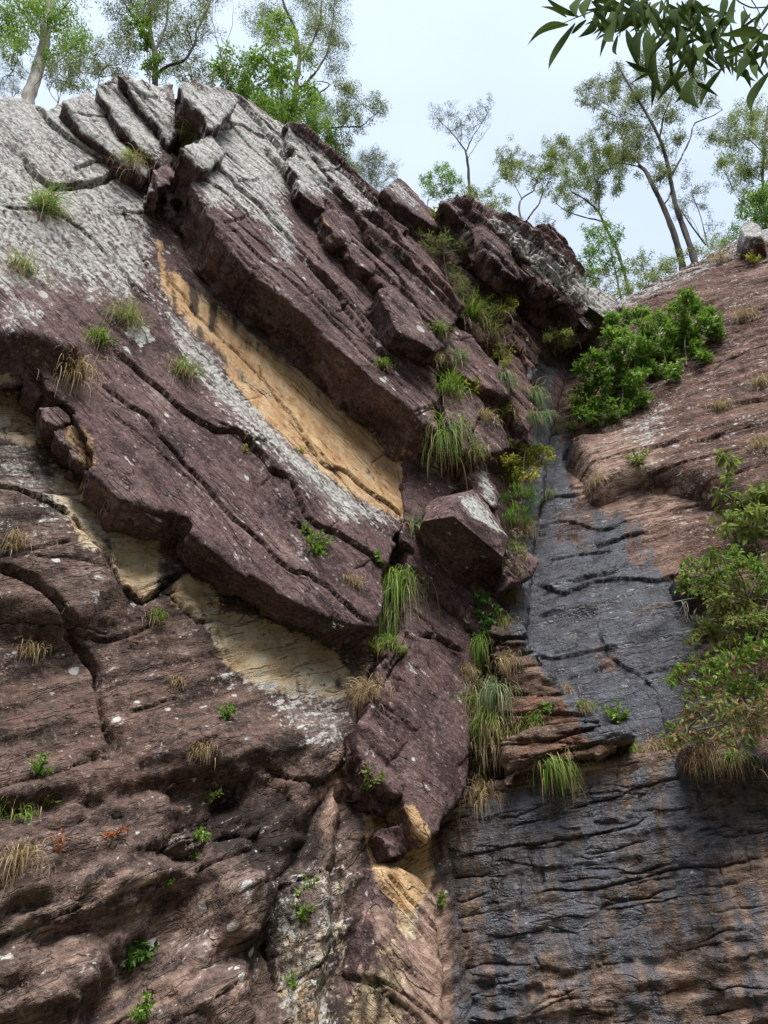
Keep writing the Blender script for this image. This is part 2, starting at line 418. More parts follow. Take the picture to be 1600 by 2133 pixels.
# ------------------------------------------------------------------ rock materials
def rock_material(name, bed, across, dark, mid, light, rough=0.85, bumpk=1.0):
    m = bpy.data.materials.new(name)
    k = NT(m)
    pos = k.n('NewGeometry').outputs['Position']
    def dot(v): return k.n('VectorMath', {0: pos, 1: tuple(v)}, operation='DOT_PRODUCT').outputs['Value']
    s, t = dot(bed), dot(across)
    third = dot(np.cross(bed, across))
    bv = k.n('CombineXYZ', {0: k.math('MULTIPLY', s, .30), 1: k.math('MULTIPLY', t, 1.3), 2: third}).outputs[0]       # stretched along the beds
    dv = k.n('VectorMath', {0: pos, 1: (1.6, 1.6, .16)}, operation='MULTIPLY').outputs[0]                              # stretched down the face
    def spread(x, lo=.32, hi=.68): return k.n('MapRange', {'Value': x, 'From Min': lo, 'From Max': hi}, clamp=False).outputs[0]
    big = spread(k.noise(pos, .7, 3, .6))
    med = spread(k.noise(pos, 2.4, 5, .68))
    fine = spread(k.noise(pos, 12, 4, .68))
    grit = spread(k.noise(pos, 30, 3, .75))
    lam = spread(k.noise(bv, 2.6, 4, .62, .3))
    lam2 = spread(k.noise(bv, 9, 4, .65, .3))
    drip = spread(k.noise(dv, 2.6, 4, .62))
    crust = k.n('Attribute', attribute_name='crust')
    stn = k.n('Attribute', attribute_name='stain')
    cs = k.n('SeparateColor', {0: crust.outputs['Color']}).outputs
    ss = k.n('SeparateColor', {0: stn.outputs['Color']}).outputs
    lich, och, tan, wet = cs[0], cs[1], cs[2], crust.outputs['Alpha']
    red, blk, spot, pale = ss[0], ss[1], ss[2], stn.outputs['Alpha']
    def comb(*tw):
        x = None
        for v, w in tw:
            y = k.math('MULTIPLY', v, w); x = y if x is None else k.math('ADD', x, y)
        return x
    mixn = comb((big, .34), (lam, .26), (med, .2), (fine, .2))
    base = k.mix(k.edge(mixn, .30, .55), rgb(*dark), rgb(*mid))
    base = k.mix(k.edge(mixn, .55, .85), base, rgb(*light))
    base = k.mix(k.edge(comb((grit, .6), (fine, .4)), .60, 1.0, 0, .6), base, rgb(light[0] * 1.5, light[1] * 1.5, light[2] * 1.5))
    base = k.mix(k.edge(comb((grit, .6), (fine, .4)), .40, .12, 0, .8), base, rgb(dark[0] * .45, dark[1] * .45, dark[2] * .45))
    def area(mask, nz, amt, soft=.12, top=1.0):      # a stain with its own ragged edge
        x = k.math('ADD', mask, k.math('MULTIPLY', k.math('SUBTRACT', nz, .5), amt))
        return k.edge(x, .5 - soft, .5 + soft, 0, top)
    redc = k.mix(k.edge(lam2, .2, .8), rgb(.13, .055, .038), rgb(.25, .125, .085))
    base = k.mix(k.math('MULTIPLY', red, k.edge(comb((med, .5), (lam, .5)), .3, .75)), base, redc)
    palec = k.mix(k.edge(lam2, .1, .9), rgb(.20, .12, .09), rgb(.46, .33, .26))
    base = k.mix(area(pale, comb((lam, .5), (med, .5)), .9, .22, .9), base, palec)
    tanc = k.mix(k.edge(med, .1, .9), rgb(.42, .29, .16), rgb(.62, .51, .34))
    tanc = k.mix(k.edge(comb((fine, .5), (big, .5)), .5, .8, 0, .8), tanc, rgb(.55, .52, .44))
    tanc = k.mix(k.edge(comb((fine, .5), (lam2, .5)), .32, .12, 0, .7), tanc, rgb(.16, .11, .08))
    base = k.mix(area(tan, comb((med, .4), (drip, .25), (fine, .35)), 1.05, .18), base, tanc)
    ochc = k.mix(k.edge(comb((drip, .6), (med, .4)), .2, .8), rgb(.46, .27, .13), rgb(.64, .45, .26))
    ochc = k.mix(k.edge(comb((lam, .6), (fine, .4)), .55, .85, 0, .7), ochc, rgb(.66, .53, .37))
    ochc = k.mix(k.edge(comb((drip, .5), (lam, .5)), .26, .10, 0, .7), ochc, rgb(.14, .085, .06))
    base = k.mix(area(och, comb((med, .35), (drip, .35), (fine, .3)), .85, .18), base, ochc)
    wetm = area(wet, comb((drip, .5), (lam, .25), (med, .25)), 1.35, .28, .95)
    wetc = k.mix(k.edge(comb((med, .6), (fine, .4)), .15, .85), rgb(.020, .022, .030), rgb(.098, .110, .140))
    base = k.mix(wetm, base, wetc)
    base = k.mix(area(blk, comb((drip, .7), (med, .3)), .8, .2, .88), base, rgb(.026, .020, .018))
    # lichen crust: pale, patchy, finely broken
    ln = comb((spread(k.noise(bv, 6.0, 5, .75, .4)), .5), (med, .22), (fine, .28))
    lx = k.math('ADD', k.math('MULTIPLY', k.math('SUBTRACT', ln, .5), 1.5), lich)
    lmask = k.edge(lx, .48, .70, 0, .92)
    lcol = k.mix(k.edge(fine, .2, .8), rgb(.30, .30, .285), rgb(.58, .58, .55))
    lcol = k.mix(k.edge(comb((lam2, .6), (med, .4)), .6, .85, 0, .6), lcol, rgb(.33, .28, .26))
    base = k.mix(k.edge(k.math('ADD', lich, k.math('MULTIPLY', k.math('SUBTRACT', comb((lam, .5), (big, .5)), .5), .5)), .35, .95, 0, .48), base, rgb(.37, .35, .34))      # thin grey film between the crusts
    base = k.mix(lmask, base, lcol)
    # round thallus spots
    vo = k.n('TexVoronoi', {'Vector': k.n('CombineXYZ', {0: k.math('MULTIPLY', s, .75), 1: k.math('ADD', t, k.math('MULTIPLY', fine, .02)), 2: third}).outputs[0], 'Scale': 3.4, 'Randomness': 1.0})
    rr = k.n('SeparateColor', {0: vo.outputs['Color']}).outputs[0]
    thr = k.math('MULTIPLY', k.math('MULTIPLY', k.math('POWER', rr, 3.0), .5), k.math('ADD', spot, k.math('MULTIPLY', k.math('SUBTRACT', big, .5), .7)))
    sm = k.edge(k.math('SUBTRACT', thr, k.math('ADD', vo.outputs['Distance'], k.math('MULTIPLY', k.math('SUBTRACT', fine, .5), .14))), -.01, .04, 0, .9)
    base = k.mix(sm, base, rgb(.58, .58, .56))
    # relief finer than the mesh
    crk = k.math('ABSOLUTE', k.math('SUBTRACT', k.noise(bv, 1.5, 3, .5, .5), .5))
    crack = k.math('MULTIPLY', k.edge(crk, 0.0, .011, 1, 0), k.edge(med, .35, .65))
    bw = k.n('CombineXYZ', {0: k.math('MULTIPLY', s, .10), 1: k.math('MULTIPLY', t, 1.1), 2: third}).outputs[0]
    ck2 = k.edge(k.math('ABSOLUTE', k.math('SUBTRACT', k.noise(bw, 2.2, 4, .55, .2), .5)), 0.0, .010, 1, 0)
    crack = k.math('MAXIMUM', crack, k.math('MULTIPLY', ck2, k.edge(big, .3, .6)))
    base = k.mix(k.math('MULTIPLY', crack, .6), base, rgb(.025, .02, .018))
    hgt = comb((lam2, .014 * bumpk), (fine, .013 * bumpk), (grit, .006 * bumpk), (crack, -.03))
    bump = k.n('Bump', {'Height': hgt, 'Strength': 1.0, 'Distance': 1.0}).outputs[0]
    rg = k.math('SUBTRACT', rough, k.math('MULTIPLY', wetm, k.edge(fine, .1, .9, .45, .66)))
    bs = k.n('BsdfPrincipled', {'Base Color': base, 'Roughness': rg, 'Normal': bump, 'Specular IOR Level': k.math('ADD', .2, k.math('MULTIPLY', wetm, .5))})
    k.t.links.new(bs.outputs[0], k.n('OutputMaterial').inputs[0])
    return m

# ------------------------------------------------------------------ the two faces of the gorge corner
LEAN = math.radians(12)
PL = Plane((-5.2, 10.0, 0.0), (0.507 * math.cos(LEAN), -0.862 * math.cos(LEAN), math.sin(LEAN)))
PR0 = Plane((1.6, 14.0, 0.0), (-0.285, -0.957, 0.05))                   # lower wet wall
def pt(px, py, depth):
    d = ray(px, py); return EYE + d * (depth / d[..., 1:2] if d.ndim > 1 else depth / d[1])
_a, _b, _c = pt(1100, 1540, 14.6), pt(1600, 1540, 13.2), pt(1150, 740, 20.3)
_n = np.cross(_b - _a, _c - _a); _n = _n if _n[1] < 0 else -_n
PR1 = Plane(_a, _n)                                                     # upper slope above the ledge
def bed_dir(pl, p0, p1, h=0.0):
    a, b = pl.uv(*np.array([p0, p1]).T, h)
    return nrm(b - a)
BL = bed_dir(PL, (395, 390), (905, 890), 2.2)
BL3 = BL[0] * PL.U + BL[1] * PL.V; CL3 = np.cross(PL.N, BL3)
BR = bed_dir(PR0, (1000, 1760), (1600, 1670))
BR3 = BR[0] * PR0.U + BR[1] * PR0.V; CR3 = np.cross(PR0.N, BR3)
B1 = bed_dir(PR1, (1200, 900), (1550, 800))
B13 = B1[0] * PR1.U + B1[1] * PR1.V; C13 = np.cross(PR1.N, B13)
M_ROCK = rock_material('purple_brown_rock', BL3, CL3, (0.053, 0.034, 0.034), (0.141, 0.090, 0.088), (0.280, 0.200, 0.187))
B0 = bed_dir(PL, (60, 1640), (520, 1500))
B03 = B0[0] * PL.U + B0[1] * PL.V; C03 = np.cross(PL.N, B03)
M_LOW = rock_material('ribbed_lower_rock', B03, C03, (0.049, 0.035, 0.031), (0.140, 0.097, 0.083), (0.309, 0.227, 0.193), bumpk=1.3)
M_WET = rock_material('bedded_wet_rock', BR3, CR3, (0.065, 0.047, 0.037), (0.194, 0.137, 0.105), (0.389, 0.281, 0.217), bumpk=1.5)
M_SLOPE = rock_material('slope_rock', B13, C13, (0.063, 0.039, 0.033), (0.177, 0.111, 0.091), (0.365, 0.252, 0.207), bumpk=1.7)

def wiggle(poly, amp, freq, seed, closed=True, blocky=0.0):
    P = np.asarray(poly, float)
    q = v3(P[:, 0] * freq, P[:, 1] * freq, seed * 7.7)
    dx = fbm(q, 5, .6); dy = fbm(q + 40.3, 5, .6)
    P = P + amp * np.stack([dx, dy], -1)
    if blocky:
        c = cells(v3(P[:, 0] * freq * 2.2, P[:, 1] * freq * 2.2, seed + .5)) - .5
        c2 = cells(v3(P[:, 0] * freq * 2.2 + 31, P[:, 1] * freq * 2.2, seed + .5)) - .5
        P = P + blocky * np.stack([c, c2], -1)
    return P

def relief(pl, uv, bd, seed, rough=1.0, lam=1.0):
    """natural surface of a bedded face: swells, laminae, flakes"""
    s = uv @ bd; t = uv @ np.array([-bd[1], bd[0]])
    h = .07 * fbm(v3(uv[:, 0] * .33, uv[:, 1] * .33, seed), 3)
    h += .035 * rough * fbm(v3(s * .5, t * 1.5, seed + 3), 5, .55)
    w = t * 2.1 + .35 * fbm(v3(s * .35, t * .8, seed + 9), 3)          # thin beds weathering to little steps
    f = w - np.floor(w)
    amp = .5 + _rnd[_hash(np.floor(w).astype(np.int64), np.floor(s * .22 + .5 * np.floor(w)).astype(np.int64), np.full(len(s), seed, np.int64)), 0]
    h += lam * .036 * amp * (sstep(0, .14, f) * (1 - f) ** .8)
    c = cells(v3(s * .9, t * 2.2, seed))
    h += lam * .022 * (c - .5)
    h += .014 * rough * ridged(v3(s * 1.6, t * 3.2, seed + 5), 3)
    return h

def auto_cracks(poly_uv, bd, n, seed, lmin=1.0, lmax=4.0, cross=.2, step=.05, wid=(.010, .030), dep=(.03, .11)):
    r = np.random.default_rng(seed)
    lo, hi = poly_uv.min(0), poly_uv.max(0)
    out = []
    tr = 0
    while len(out) < n and tr < n * 40:
        tr += 1
        p = lo + r.random(2) * (hi - lo)
        if not in_poly(p[None], poly_uv)[0]: continue
        L = r.uniform(lmin, lmax)
        d = bd if r.random() > cross else np.array([-bd[1], bd[0]])
        if d is not bd: L *= .4
        a = r.normal() * .10
        d = np.array([d[0] * math.cos(a) - d[1] * math.sin(a), d[0] * math.sin(a) + d[1] * math.cos(a)])
        q = np.linspace(-.5, .5, 12)[:, None] * L * d + p
        q = wiggle(q, .10, .7, seed + tr)
        out.append((q, r.uniform(*wid), r.uniform(*dep), step * r.uniform(-.3, 1.2)))
    return out

def slab(name, px, h, back, pl=PL, bd=BL, mat=None, parent=None, label=None, res=.07, seed=1, cracks=(), auto=0, jag=.05, blocky=.06,
         rnd=.022, rough=1.0, lam=1.0, tilt=(0, 0), under=0.12, srough=.12, kind=None, bulge=None, rows=None, category=None, group=None, astep=.05, side=(.35, .3, .25), plain=(), shape=None, acfg=None):
    """a thick piece of rock: outline traced on its own plane at height h above the face, front relief, broken sides down to `back`"""
    px = np.array(px, float)
    raw = pl.uv(px[:, 0], px[:, 1], h)
    if ((raw[:, 0] * np.roll(raw[:, 1], -1) - np.roll(raw[:, 0], -1) * raw[:, 1]).sum()) < 0: raw = raw[::-1]
    ring = wiggle(resample(raw, res * .8), jag, 1.1, seed, blocky=blocky)
    lo, hi = ring.min(0), ring.max(0)
    gx, gy = np.meshgrid(np.arange(lo[0], hi[0], res), np.arange(lo[1], hi[1], res))
    g = np.stack([gx.ravel(), gy.ravel()], -1)
    r = np.random.default_rng(seed + 100)
    g += r.uniform(-.3, .3, g.shape) * res
    g = g[in_poly(g, ring)]
    allc = []
    for c in cracks:
        q = pl.uv(*np.array(c[0], float).T, h)
        allc.append((wiggle(resample(q, .12, False), .03, 1.3, seed + len(allc), blocky=.05), c[1], c[2], c[3]))
    allc += auto_cracks(raw, bd, auto, seed + 50, step=astep, **(acfg or {}))
    A, B = ring, np.roll(ring, -1, 0)
    kd = KDTree(len(ring) * 2)
    for i_, p_ in enumerate(np.concatenate([ring, (A + B) / 2]).tolist()): kd.insert((p_[0], p_[1], 0), i_)
    kd.balance()
    def edge_dist(Q): return np.array([kd.find((x_, y_, 0))[2] for x_, y_ in Q.tolist()])
    g = g[edge_dist(g) > res * .45]
    extra = []
    for q, w, dp, st in allc:
        f = resample(q, res * .7, False)
        tg = np.gradient(f, axis=0); tg /= np.linalg.norm(tg, axis=1)[:, None] + 1e-9
        nn = np.stack([-tg[:, 1], tg[:, 0]], -1)
        for o in (-1.6, 0, 1.6): extra.append(f + nn * w * o)
    if extra:
        e = np.concatenate(extra); e = e[in_poly(e, ring)]
        e = e[edge_dist(e) > res * .4]
        g = np.concatenate([g, e])
    nr = len(ring)
    allp = np.concatenate([ring, g])
    co, _, fc, ov, _, _ = delaunay_2d_cdt([Vector(p) for p in allp.tolist()], [], [list(range(nr))], 1, 1e-5)
    uv = np.array([(c.x, c.y) for c in co])
    tri = np.array([f for f in fc if len(f) == 3], int)
    # ring index in the output
    rid = np.full(nr, -1, int)
    for oi, src in enumerate(ov):
        for sx in src:
            if sx < nr: rid[sx] = oi
    rid = rid[rid >= 0]
    d = edge_dist(uv)
    ctr = raw.mean(0)
    hh = h + (uv - ctr) @ np.array(tilt) + relief(pl, uv, bd, seed, rough, lam)
    if shape is not None: hh = hh + shape(uv)
    if bulge:
        x = np.clip(d / bulge, 0, 1); hh += (h - back) * ((x * x * (3 - 2 * x)) * .6 + .4 * np.sqrt(1 - (1 - x) ** 2) - 1) * .95
    else:
        hh -= rnd * np.exp(-d / (rnd * 1.5 + 1e-3)) * (1.0 + .8 * fbm(v3(uv[:, 0] * 2, uv[:, 1] * 2, seed + 1), 2))
    if not bulge: hh -= .16 * np.clip(cells(v3(uv[:, 0] * 3.1, uv[:, 1] * 3.1, seed + .3)) - .5, 0, 1) * np.exp(-d / .09)      # chipped arrises
    for q, w, dp, st in allc:
        lo2, hi2 = q.min(0) - 1.2, q.max(0) + 1.2
        sel = np.where(((uv > lo2) & (uv < hi2)).all(1))[0]
        if not len(sel): continue
        dd, sd = seg_dist(uv[sel], q[:-1], q[1:], True)
        ends = np.minimum(1, np.minimum(np.linalg.norm(uv[sel] - q[0], axis=1), np.linalg.norm(uv[sel] - q[-1], axis=1)) / .25)
        hh[sel] -= dp * np.exp(-(dd / w) ** 2) * ends
        if st: hh[sel] += st * (sd > 0) * np.exp(-dd / .5) * ends
    V = pl.world(uv, hh)
    polys = [tri]
    # broken sides
    m = rows or max(3, int(abs(h - back) / (res * 1.3)))
    rp = uv[rid]; rh = hh[rid]
    tg = np.roll(rp, -1, 0) - np.roll(rp, 1, 0); tg /= np.linalg.norm(tg, axis=1)[:, None] + 1e-9
    on = np.stack([tg[:, 1], -tg[:, 0]], -1)
    loops = [rid]; Vs = [V]; nb = len(V)
    for j in range(1, m + 1):
        f = j / m
        hj = rh + (back - rh) * f
        q = np.concatenate([rp, hj[:, None]], 1)
        off = srough * (.9 * fbm(q * 1.3 + seed, 4) + 1.1 * (cells(np.stack([rp @ bd * 1.1, hj * 2.6, rp[:, 0] * .3], -1) + seed) - .5))
        off = off * min(1, f * 4) - under * f * abs(rh - back)
        pj = rp + on * off[:, None]
        Vs.append(pl.world(pj, hj + .04 * fbm(q * 2 + 9, 3)))
        loops.append(np.arange(nb, nb + len(rid))); nb += len(rid)
    quads = []
    for a_, b_ in zip(loops[:-1], loops[1:]):
        quads.append(np.stack([a_, b_, np.roll(b_, -1), np.roll(a_, -1)], -1))
    V = np.concatenate(Vs)
    polys.append(np.concatenate(quads))
    sm = np.concatenate([np.ones(len(tri), bool), np.zeros(len(polys[1]), bool)])
    att = masks(V)
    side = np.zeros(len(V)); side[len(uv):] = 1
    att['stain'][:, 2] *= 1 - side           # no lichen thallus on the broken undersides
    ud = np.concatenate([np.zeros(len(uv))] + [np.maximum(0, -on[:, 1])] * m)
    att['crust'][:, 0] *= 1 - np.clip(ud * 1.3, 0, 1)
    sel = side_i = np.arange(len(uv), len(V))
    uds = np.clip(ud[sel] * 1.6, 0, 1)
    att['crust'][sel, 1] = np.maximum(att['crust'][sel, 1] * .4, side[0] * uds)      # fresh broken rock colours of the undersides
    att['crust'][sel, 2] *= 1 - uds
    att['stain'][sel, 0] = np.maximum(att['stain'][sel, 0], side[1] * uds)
    att['stain'][sel, 1] = np.maximum(att['stain'][sel, 1], side[2] * uds)  # third value: black meant to imitate shade on the undersides
    for c_ in plain: att['crust' if CH[c_] < 4 else 'stain'][:, CH[c_] % 4] = 0
    me = mesh(name, V, polys, mat or M_ROCK, sm, att)
    return link(name, me, parent, label, category, group, kind)
# ------------------------------------------------------------------ gorge floor and an unseen hillside added behind the viewer to block low sky
def terrain(name, label, xs_, ys_, fz, mat):
    X, Y = np.meshgrid(xs_, ys_)
    Z = fz(X, Y)
    V = np.stack([X, Y, Z], -1).reshape(-1, 3)
    idx = np.arange(X.size).reshape(X.shape)
    qd = np.stack([idx[:-1, :-1], idx[:-1, 1:], idx[1:, 1:], idx[1:, :-1]], -1).reshape(-1, 4)
    return link(name, mesh(name, V, [qd], mat, True), None, label, kind='structure')
M_SOIL = bpy.data.materials.new('forest_floor')
k = NT(M_SOIL)
_p = k.n('NewGeometry').outputs['Position']
_c = k.mix(k.edge(k.noise(_p, 1.3, 5, .65), .35, .65), rgb(.045, .035, .024), rgb(.11, .085, .055))
_c = k.mix(k.edge(k.noise(_p, .5, 4, .6), .45, .65), _c, rgb(.04, .055, .022))
k.t.links.new(k.n('BsdfPrincipled', {'Base Color': _c, 'Roughness': .95}).outputs[0], k.n('OutputMaterial').inputs[0])
def gorge(X, Y):
    z = .25 * fbm(v3(X * .2, Y * .2, 1.0), 3) - .3
    z = z + 20 * sstep(6, 34, -Y) + np.clip(np.abs(X) - 9, 0, 20) * 1.5  # unseen slopes behind and at the sides, added to cut low sky light
    return np.where(Y > 20, np.minimum(z, 0), z)
terrain('ground', 'leaf littered gorge floor with an unseen hillside added behind the viewer to block low sky', np.concatenate([np.arange(-600, -60, 60), np.arange(-60, 60.1, 2), np.arange(120, 601, 60)]), np.concatenate([np.arange(-600, -60, 60), np.arange(-60, 30.1, 2), np.arange(60, 601, 60)]), gorge, M_SOIL)

# ------------------------------------------------------------------ left cliff
LOW = Dents([(-.40, 14, [(335, 1650), (370, 1628), (430, 1622), (500, 1650), (490, 1690), (440, 1700), (420, 1740), (380, 1800), (350, 1770), (360, 1710)]),
    (-.45, 16, [(330, 1870), (420, 1830), (450, 1850), (420, 1930), (330, 2020), (240, 2080), (200, 2133), (150, 2133), (220, 2030), (290, 1950)]),
    (-.45, 20, [(640, 1690), (735, 1590), (740, 1700), (660, 1800), (620, 1900), (560, 2010), (540, 2133), (500, 2133), (540, 1980), (580, 1860)]),
    (.35, 30, [(-200, 1760), (120, 1740), (320, 1760), (330, 1830), (200, 1930), (-200, 1960)]),
    (.40, 26, [(-200, 1990), (160, 1980), (240, 2010), (160, 2110), (-200, 2200)]),
    (.40, 22, [(400, 1850), (540, 1830), (560, 1900), (500, 1990), (440, 1960)]),
    (.45, 24, [(340, 2070), (440, 2010), (530, 2050), (520, 2200), (330, 2200)]),
    (.30, 30, [(300, 1500), (520, 1500), (720, 1520), (700, 1600), (560, 1640), (420, 1610), (330, 1620)]),
    (-.22, 12, [(200, 1390), (225, 1400), (240, 1480), (250, 1580), (225, 1580), (215, 1480)]),
    (-.25, 10, [(0, 1690), (200, 1660), (330, 1640), (330, 1655), (200, 1680), (0, 1715)]),
    (-.22, 8, [(0, 1900), (120, 1870), (200, 1880), (130, 1900), (0, 1930)]),
    (.5, 20, [(-200, 1020), (100, 1060), (230, 1190), (240, 1240), (160, 1350), (-200, 1250)])])
def lower_folds(uv):
    # contorted, flowing layers in the lower part of the face
    x, y = project(PL.world(uv, np.zeros(len(uv))))
    m = sstep(1380, 1750, y) * sstep(800, 700, x)
    w = fbm(v3(uv[:, 0] * .35, uv[:, 1] * .35, 4.4), 3)
    s_ = uv @ B0 + .8 * w; t_ = uv @ np.array([-B0[1], B0[0]]) + .55 * w
    # angular broken blocks with crisp ledges
    ang = .16 * (cells(v3(s_ * .65, t_ * 1.5, 5.5)) - .5) + .10 * (cells(v3(s_ * 1.5 + 9, t_ * 3.2, 2.5)) - .5) + .05 * (cells(v3(s_ * 4 + 3, t_ * 7, 7.5)) - .5)
    return LOW(PL.world(uv, np.zeros(len(uv)))) + (.10 + 1.0 * m) * ang + m * (.11 * ridged(v3(s_ * .30, t_ * 1.25, 8.1), 4) + .10 * fbm(v3(s_ * .8, t_ * 1.6, 2.7), 4)) + .03 * ridged(v3(s_ * .5, t_ * 2.4, 1.1), 3)
cliff = slab('cliff', [(-260, 560), (100, 640), (500, 800), (900, 820), (1140, 780), (1120, 1000), (1100, 1250), (1070, 1400), (1040, 1560), (1020, 1700), (985, 1900), (975, 2300), (-260, 2300)],
    0.0, -1.5, mat=M_LOW, bd=B0, shape=lower_folds, kind='structure', res=.06, seed=11, auto=90, rough=1.6, astep=.05, acfg=dict(lmin=.3, lmax=2.2, cross=.25, wid=(.006, .02), dep=(.03, .10)),
    cracks=[([(-60, 1030), (60, 1070), (120, 1100), (170, 1130), (210, 1180), (240, 1240), (290, 1260), (330, 1240), (390, 1190)], .035, .14, .12),
            ([(-40, 1210), (60, 1250), (110, 1300), (160, 1360), (200, 1400), (215, 1480), (235, 1570)], .05, .22, .10),
            ([(340, 1230), (370, 1270), (410, 1300), (460, 1290)], .03, .12, .10),
            ([(520, 1600), (600, 1640), (660, 1640), (700, 1600), (735, 1560)], .03, .10, .08),
            ([(150, 1350), (260, 1330), (330, 1290)], .025, .08, .05)])
cliff['label'] = 'purple brown bedded cliff face filling the left of the gorge'

_e = PL.uv(np.array([-250.]), np.array([1500.]), 0)[0]  # unseen cliff extension, added to stop sky light coming in from the left
_u, _v = np.meshgrid(np.arange(_e[0] - 22, _e[0] + .6, .5), np.arange(-1, 17.1, .5))
_uv = np.stack([_u.ravel(), _v.ravel()], -1)
_ix = np.arange(_u.size).reshape(_u.shape)
_P = PL.world(_uv, .3 + .6 * fbm(v3(_uv[:, 0] * .3, _uv[:, 1] * .3, 3), 4))
link('cliff', mesh('cliff', _P, [np.stack([_ix[:-1, :-1], _ix[:-1, 1:], _ix[1:, 1:], _ix[1:, :-1]], -1).reshape(-1, 4)], M_LOW, True, masks(_P)), None, 'unseen continuation of the cliff past the left edge of the view, added to shut out low sky', kind='structure')
def LS(name, label, px, h, back, **kw):
    return slab(name, px, h, back, parent=cliff, label=label, **kw)

LS('rock_slab', 'dark backing rock inside the overgrown corner gully', [(700, 500), (1000, 470), (1240, 640), (1190, 740), (1150, 900), (1120, 1100), (1090, 1380), (1000, 1330), (840, 1120), (830, 900)],
    1.1, -1.0, seed=21, res=.09, auto=14, rough=1.4)
S1 = LS('rock_slab', 'broad purple middle slab with pale lichen and the ochre face, overhanging the tan rock below',
    [(-260, 760), (0, 752), (72, 745), (88, 800), (150, 858), (186, 915), (190, 985), (250, 1038), (300, 1058), (342, 1070), (385, 1080), (398, 1100), (392, 1112), (420, 1135), (462, 1162), (500, 1195),
     (560, 1222), (620, 1255), (680, 1285), (740, 1305), (776, 1312), (792, 1270), (800, 1200), (828, 1110), (846, 1084), (852, 955), (905, 905), (860, 800), (650, 520), (460, 340), (372, 240), (362, 175),
     (300, 172), (250, 170), (190, 196), (130, 214), (95, 232), (40, 200), (0, 206), (-260, 190)],
    1.0, -2.6, seed=31, res=.060, auto=40, rough=.7, acfg=dict(lmin=.6, lmax=3, cross=.3, wid=(.006, .018), dep=(.02, .07)), jag=.05, blocky=.12, under=.10, srough=.16, lam=.8, side=(.3, .4, .55),
    cracks=[([(230, 728), (300, 790), (370, 850), (440, 900), (490, 905), (530, 945), (560, 985), (600, 1000), (620, 1040), (640, 1085), (700, 1115), (760, 1150), (805, 1190)], .026, .18, .12),
            ([(205, 790), (270, 855), (310, 875), (340, 925), (400, 990), (440, 1030), (470, 1070), (510, 1100), (550, 1135), (575, 1170), (610, 1190), (640, 1195), (690, 1230), (740, 1280), (776, 1302)], .022, .14, .07),
            ([(350, 590), (400, 650), (450, 700), (500, 745), (550, 800), (600, 860), (640, 920)], .015, .07, .05),
            ([(400, 600), (470, 670), (540, 740), (600, 800), (660, 850), (720, 900)], .010, .05, .03),
            ([(620, 900), (640, 930), (662, 966), (690, 985), (722, 986), (745, 1015), (790, 1045), (838, 1082)], .018, .10, .10),
            ([(50, 330), (70, 370), (110, 392), (150, 396), (215, 386), (240, 362)], .045, .28, .14),
            ([(70, 222), (100, 260), (140, 300), (190, 332), (240, 362)], .035, .22, .12),
            ([(150, 362), (180, 350), (208, 344)], .03, .18, .06),
            ([(0, 430), (100, 440), (170, 480), (250, 560), (300, 640)], .02, .08, .05),
            ([(250, 440), (290, 530), (330, 620)], .02, .08, .04),
            ([(600, 1085), (640, 1105), (650, 1180)], .03, .10, -.06),
            ([(440, 880), (520, 930), (560, 920)], .02, .08, .05)])
S1b = LS('rock_slab', 'dark lichen spotted lip jutting at the left edge above a shadowed hollow', [(-260, 640), (-40, 640), (30, 615), (90, 622), (160, 650), (215, 720), (200, 770), (120, 750), (76, 735), (30, 728), (-20, 742), (-260, 745)],
    1.45, .6, seed=33, res=.06, auto=4, rnd=.08, bulge=.5, blocky=.10)
# the ragged chips under the left half of the middle overhang
for i, (x, y, w, hh, up) in enumerate(((112, 868, 52, 34, .86), (150, 915, 58, 40, .8), (178, 958, 62, 36, .76), (205, 992, 56, 30, .74), (70, 812, 44, 40, .7), (256, 1052, 60, 26, .8), (318, 1080, 60, 26, .8))):
    LS('rock_chip', None, [(x - w * .6, y - hh * .6), (x + w * .1, y - hh * .7), (x + w * .7, y - hh * .1), (x + w * .75, y + hh * .3), (x + w * .2, y + hh * .55), (x - w * .5, y + hh * .1)],
       up, -.1, seed=300 + i, res=.04, jag=.03, blocky=.08, lam=1.6, srough=.08, side=(.9, .2, .1))
S2 = LS('rock_slab', 'huge upper purple slab with white lichen top, overhanging the ochre face',
    [(398, 388), (424, 440), (452, 488), (500, 545), (565, 602), (592, 622), (640, 662), (700, 722), (760, 780), (820, 832), (880, 884), (908, 896), (912, 850), (905, 790), (930, 690), (960, 650), (905, 545),
     (850, 470), (792, 414), (745, 377), (700, 342), (640, 292), (600, 268), (560, 250), (500, 207), (450, 180), (405, 166), (374, 178), (392, 226), (436, 270), (398, 300), (376, 312), (415, 355)],
    2.25, -2.2, seed=41, res=.066, auto=54, jag=.035, blocky=.07, under=.02, srough=.24, lam=.9, rough=.6, acfg=dict(lmin=1, lmax=5, cross=.12, wid=(.008, .024), dep=(.03, .12)), side=(.8, .5, .3), astep=.07, rows=34,
    cracks=[([(420, 330), (480, 380), (540, 440), (600, 510), (660, 580), (720, 640), (800, 730), (860, 790), (905, 820)], .03, .12, .08),
            ([(470, 470), (540, 540), (620, 600), (700, 680), (780, 760), (850, 820)], .025, .09, .05),
            ([(480, 200), (540, 270), (600, 350), (660, 440), (700, 500)], .03, .14, .10),
            ([(560, 330), (640, 430), (700, 520), (760, 600), (830, 690), (900, 770)], .04, .20, .20),
            ([(640, 560), (700, 620), (740, 680), (790, 740), (840, 780)], .03, .14, .12),
            ([(440, 270), (500, 262), (560, 300)], .025, .10, .05)])
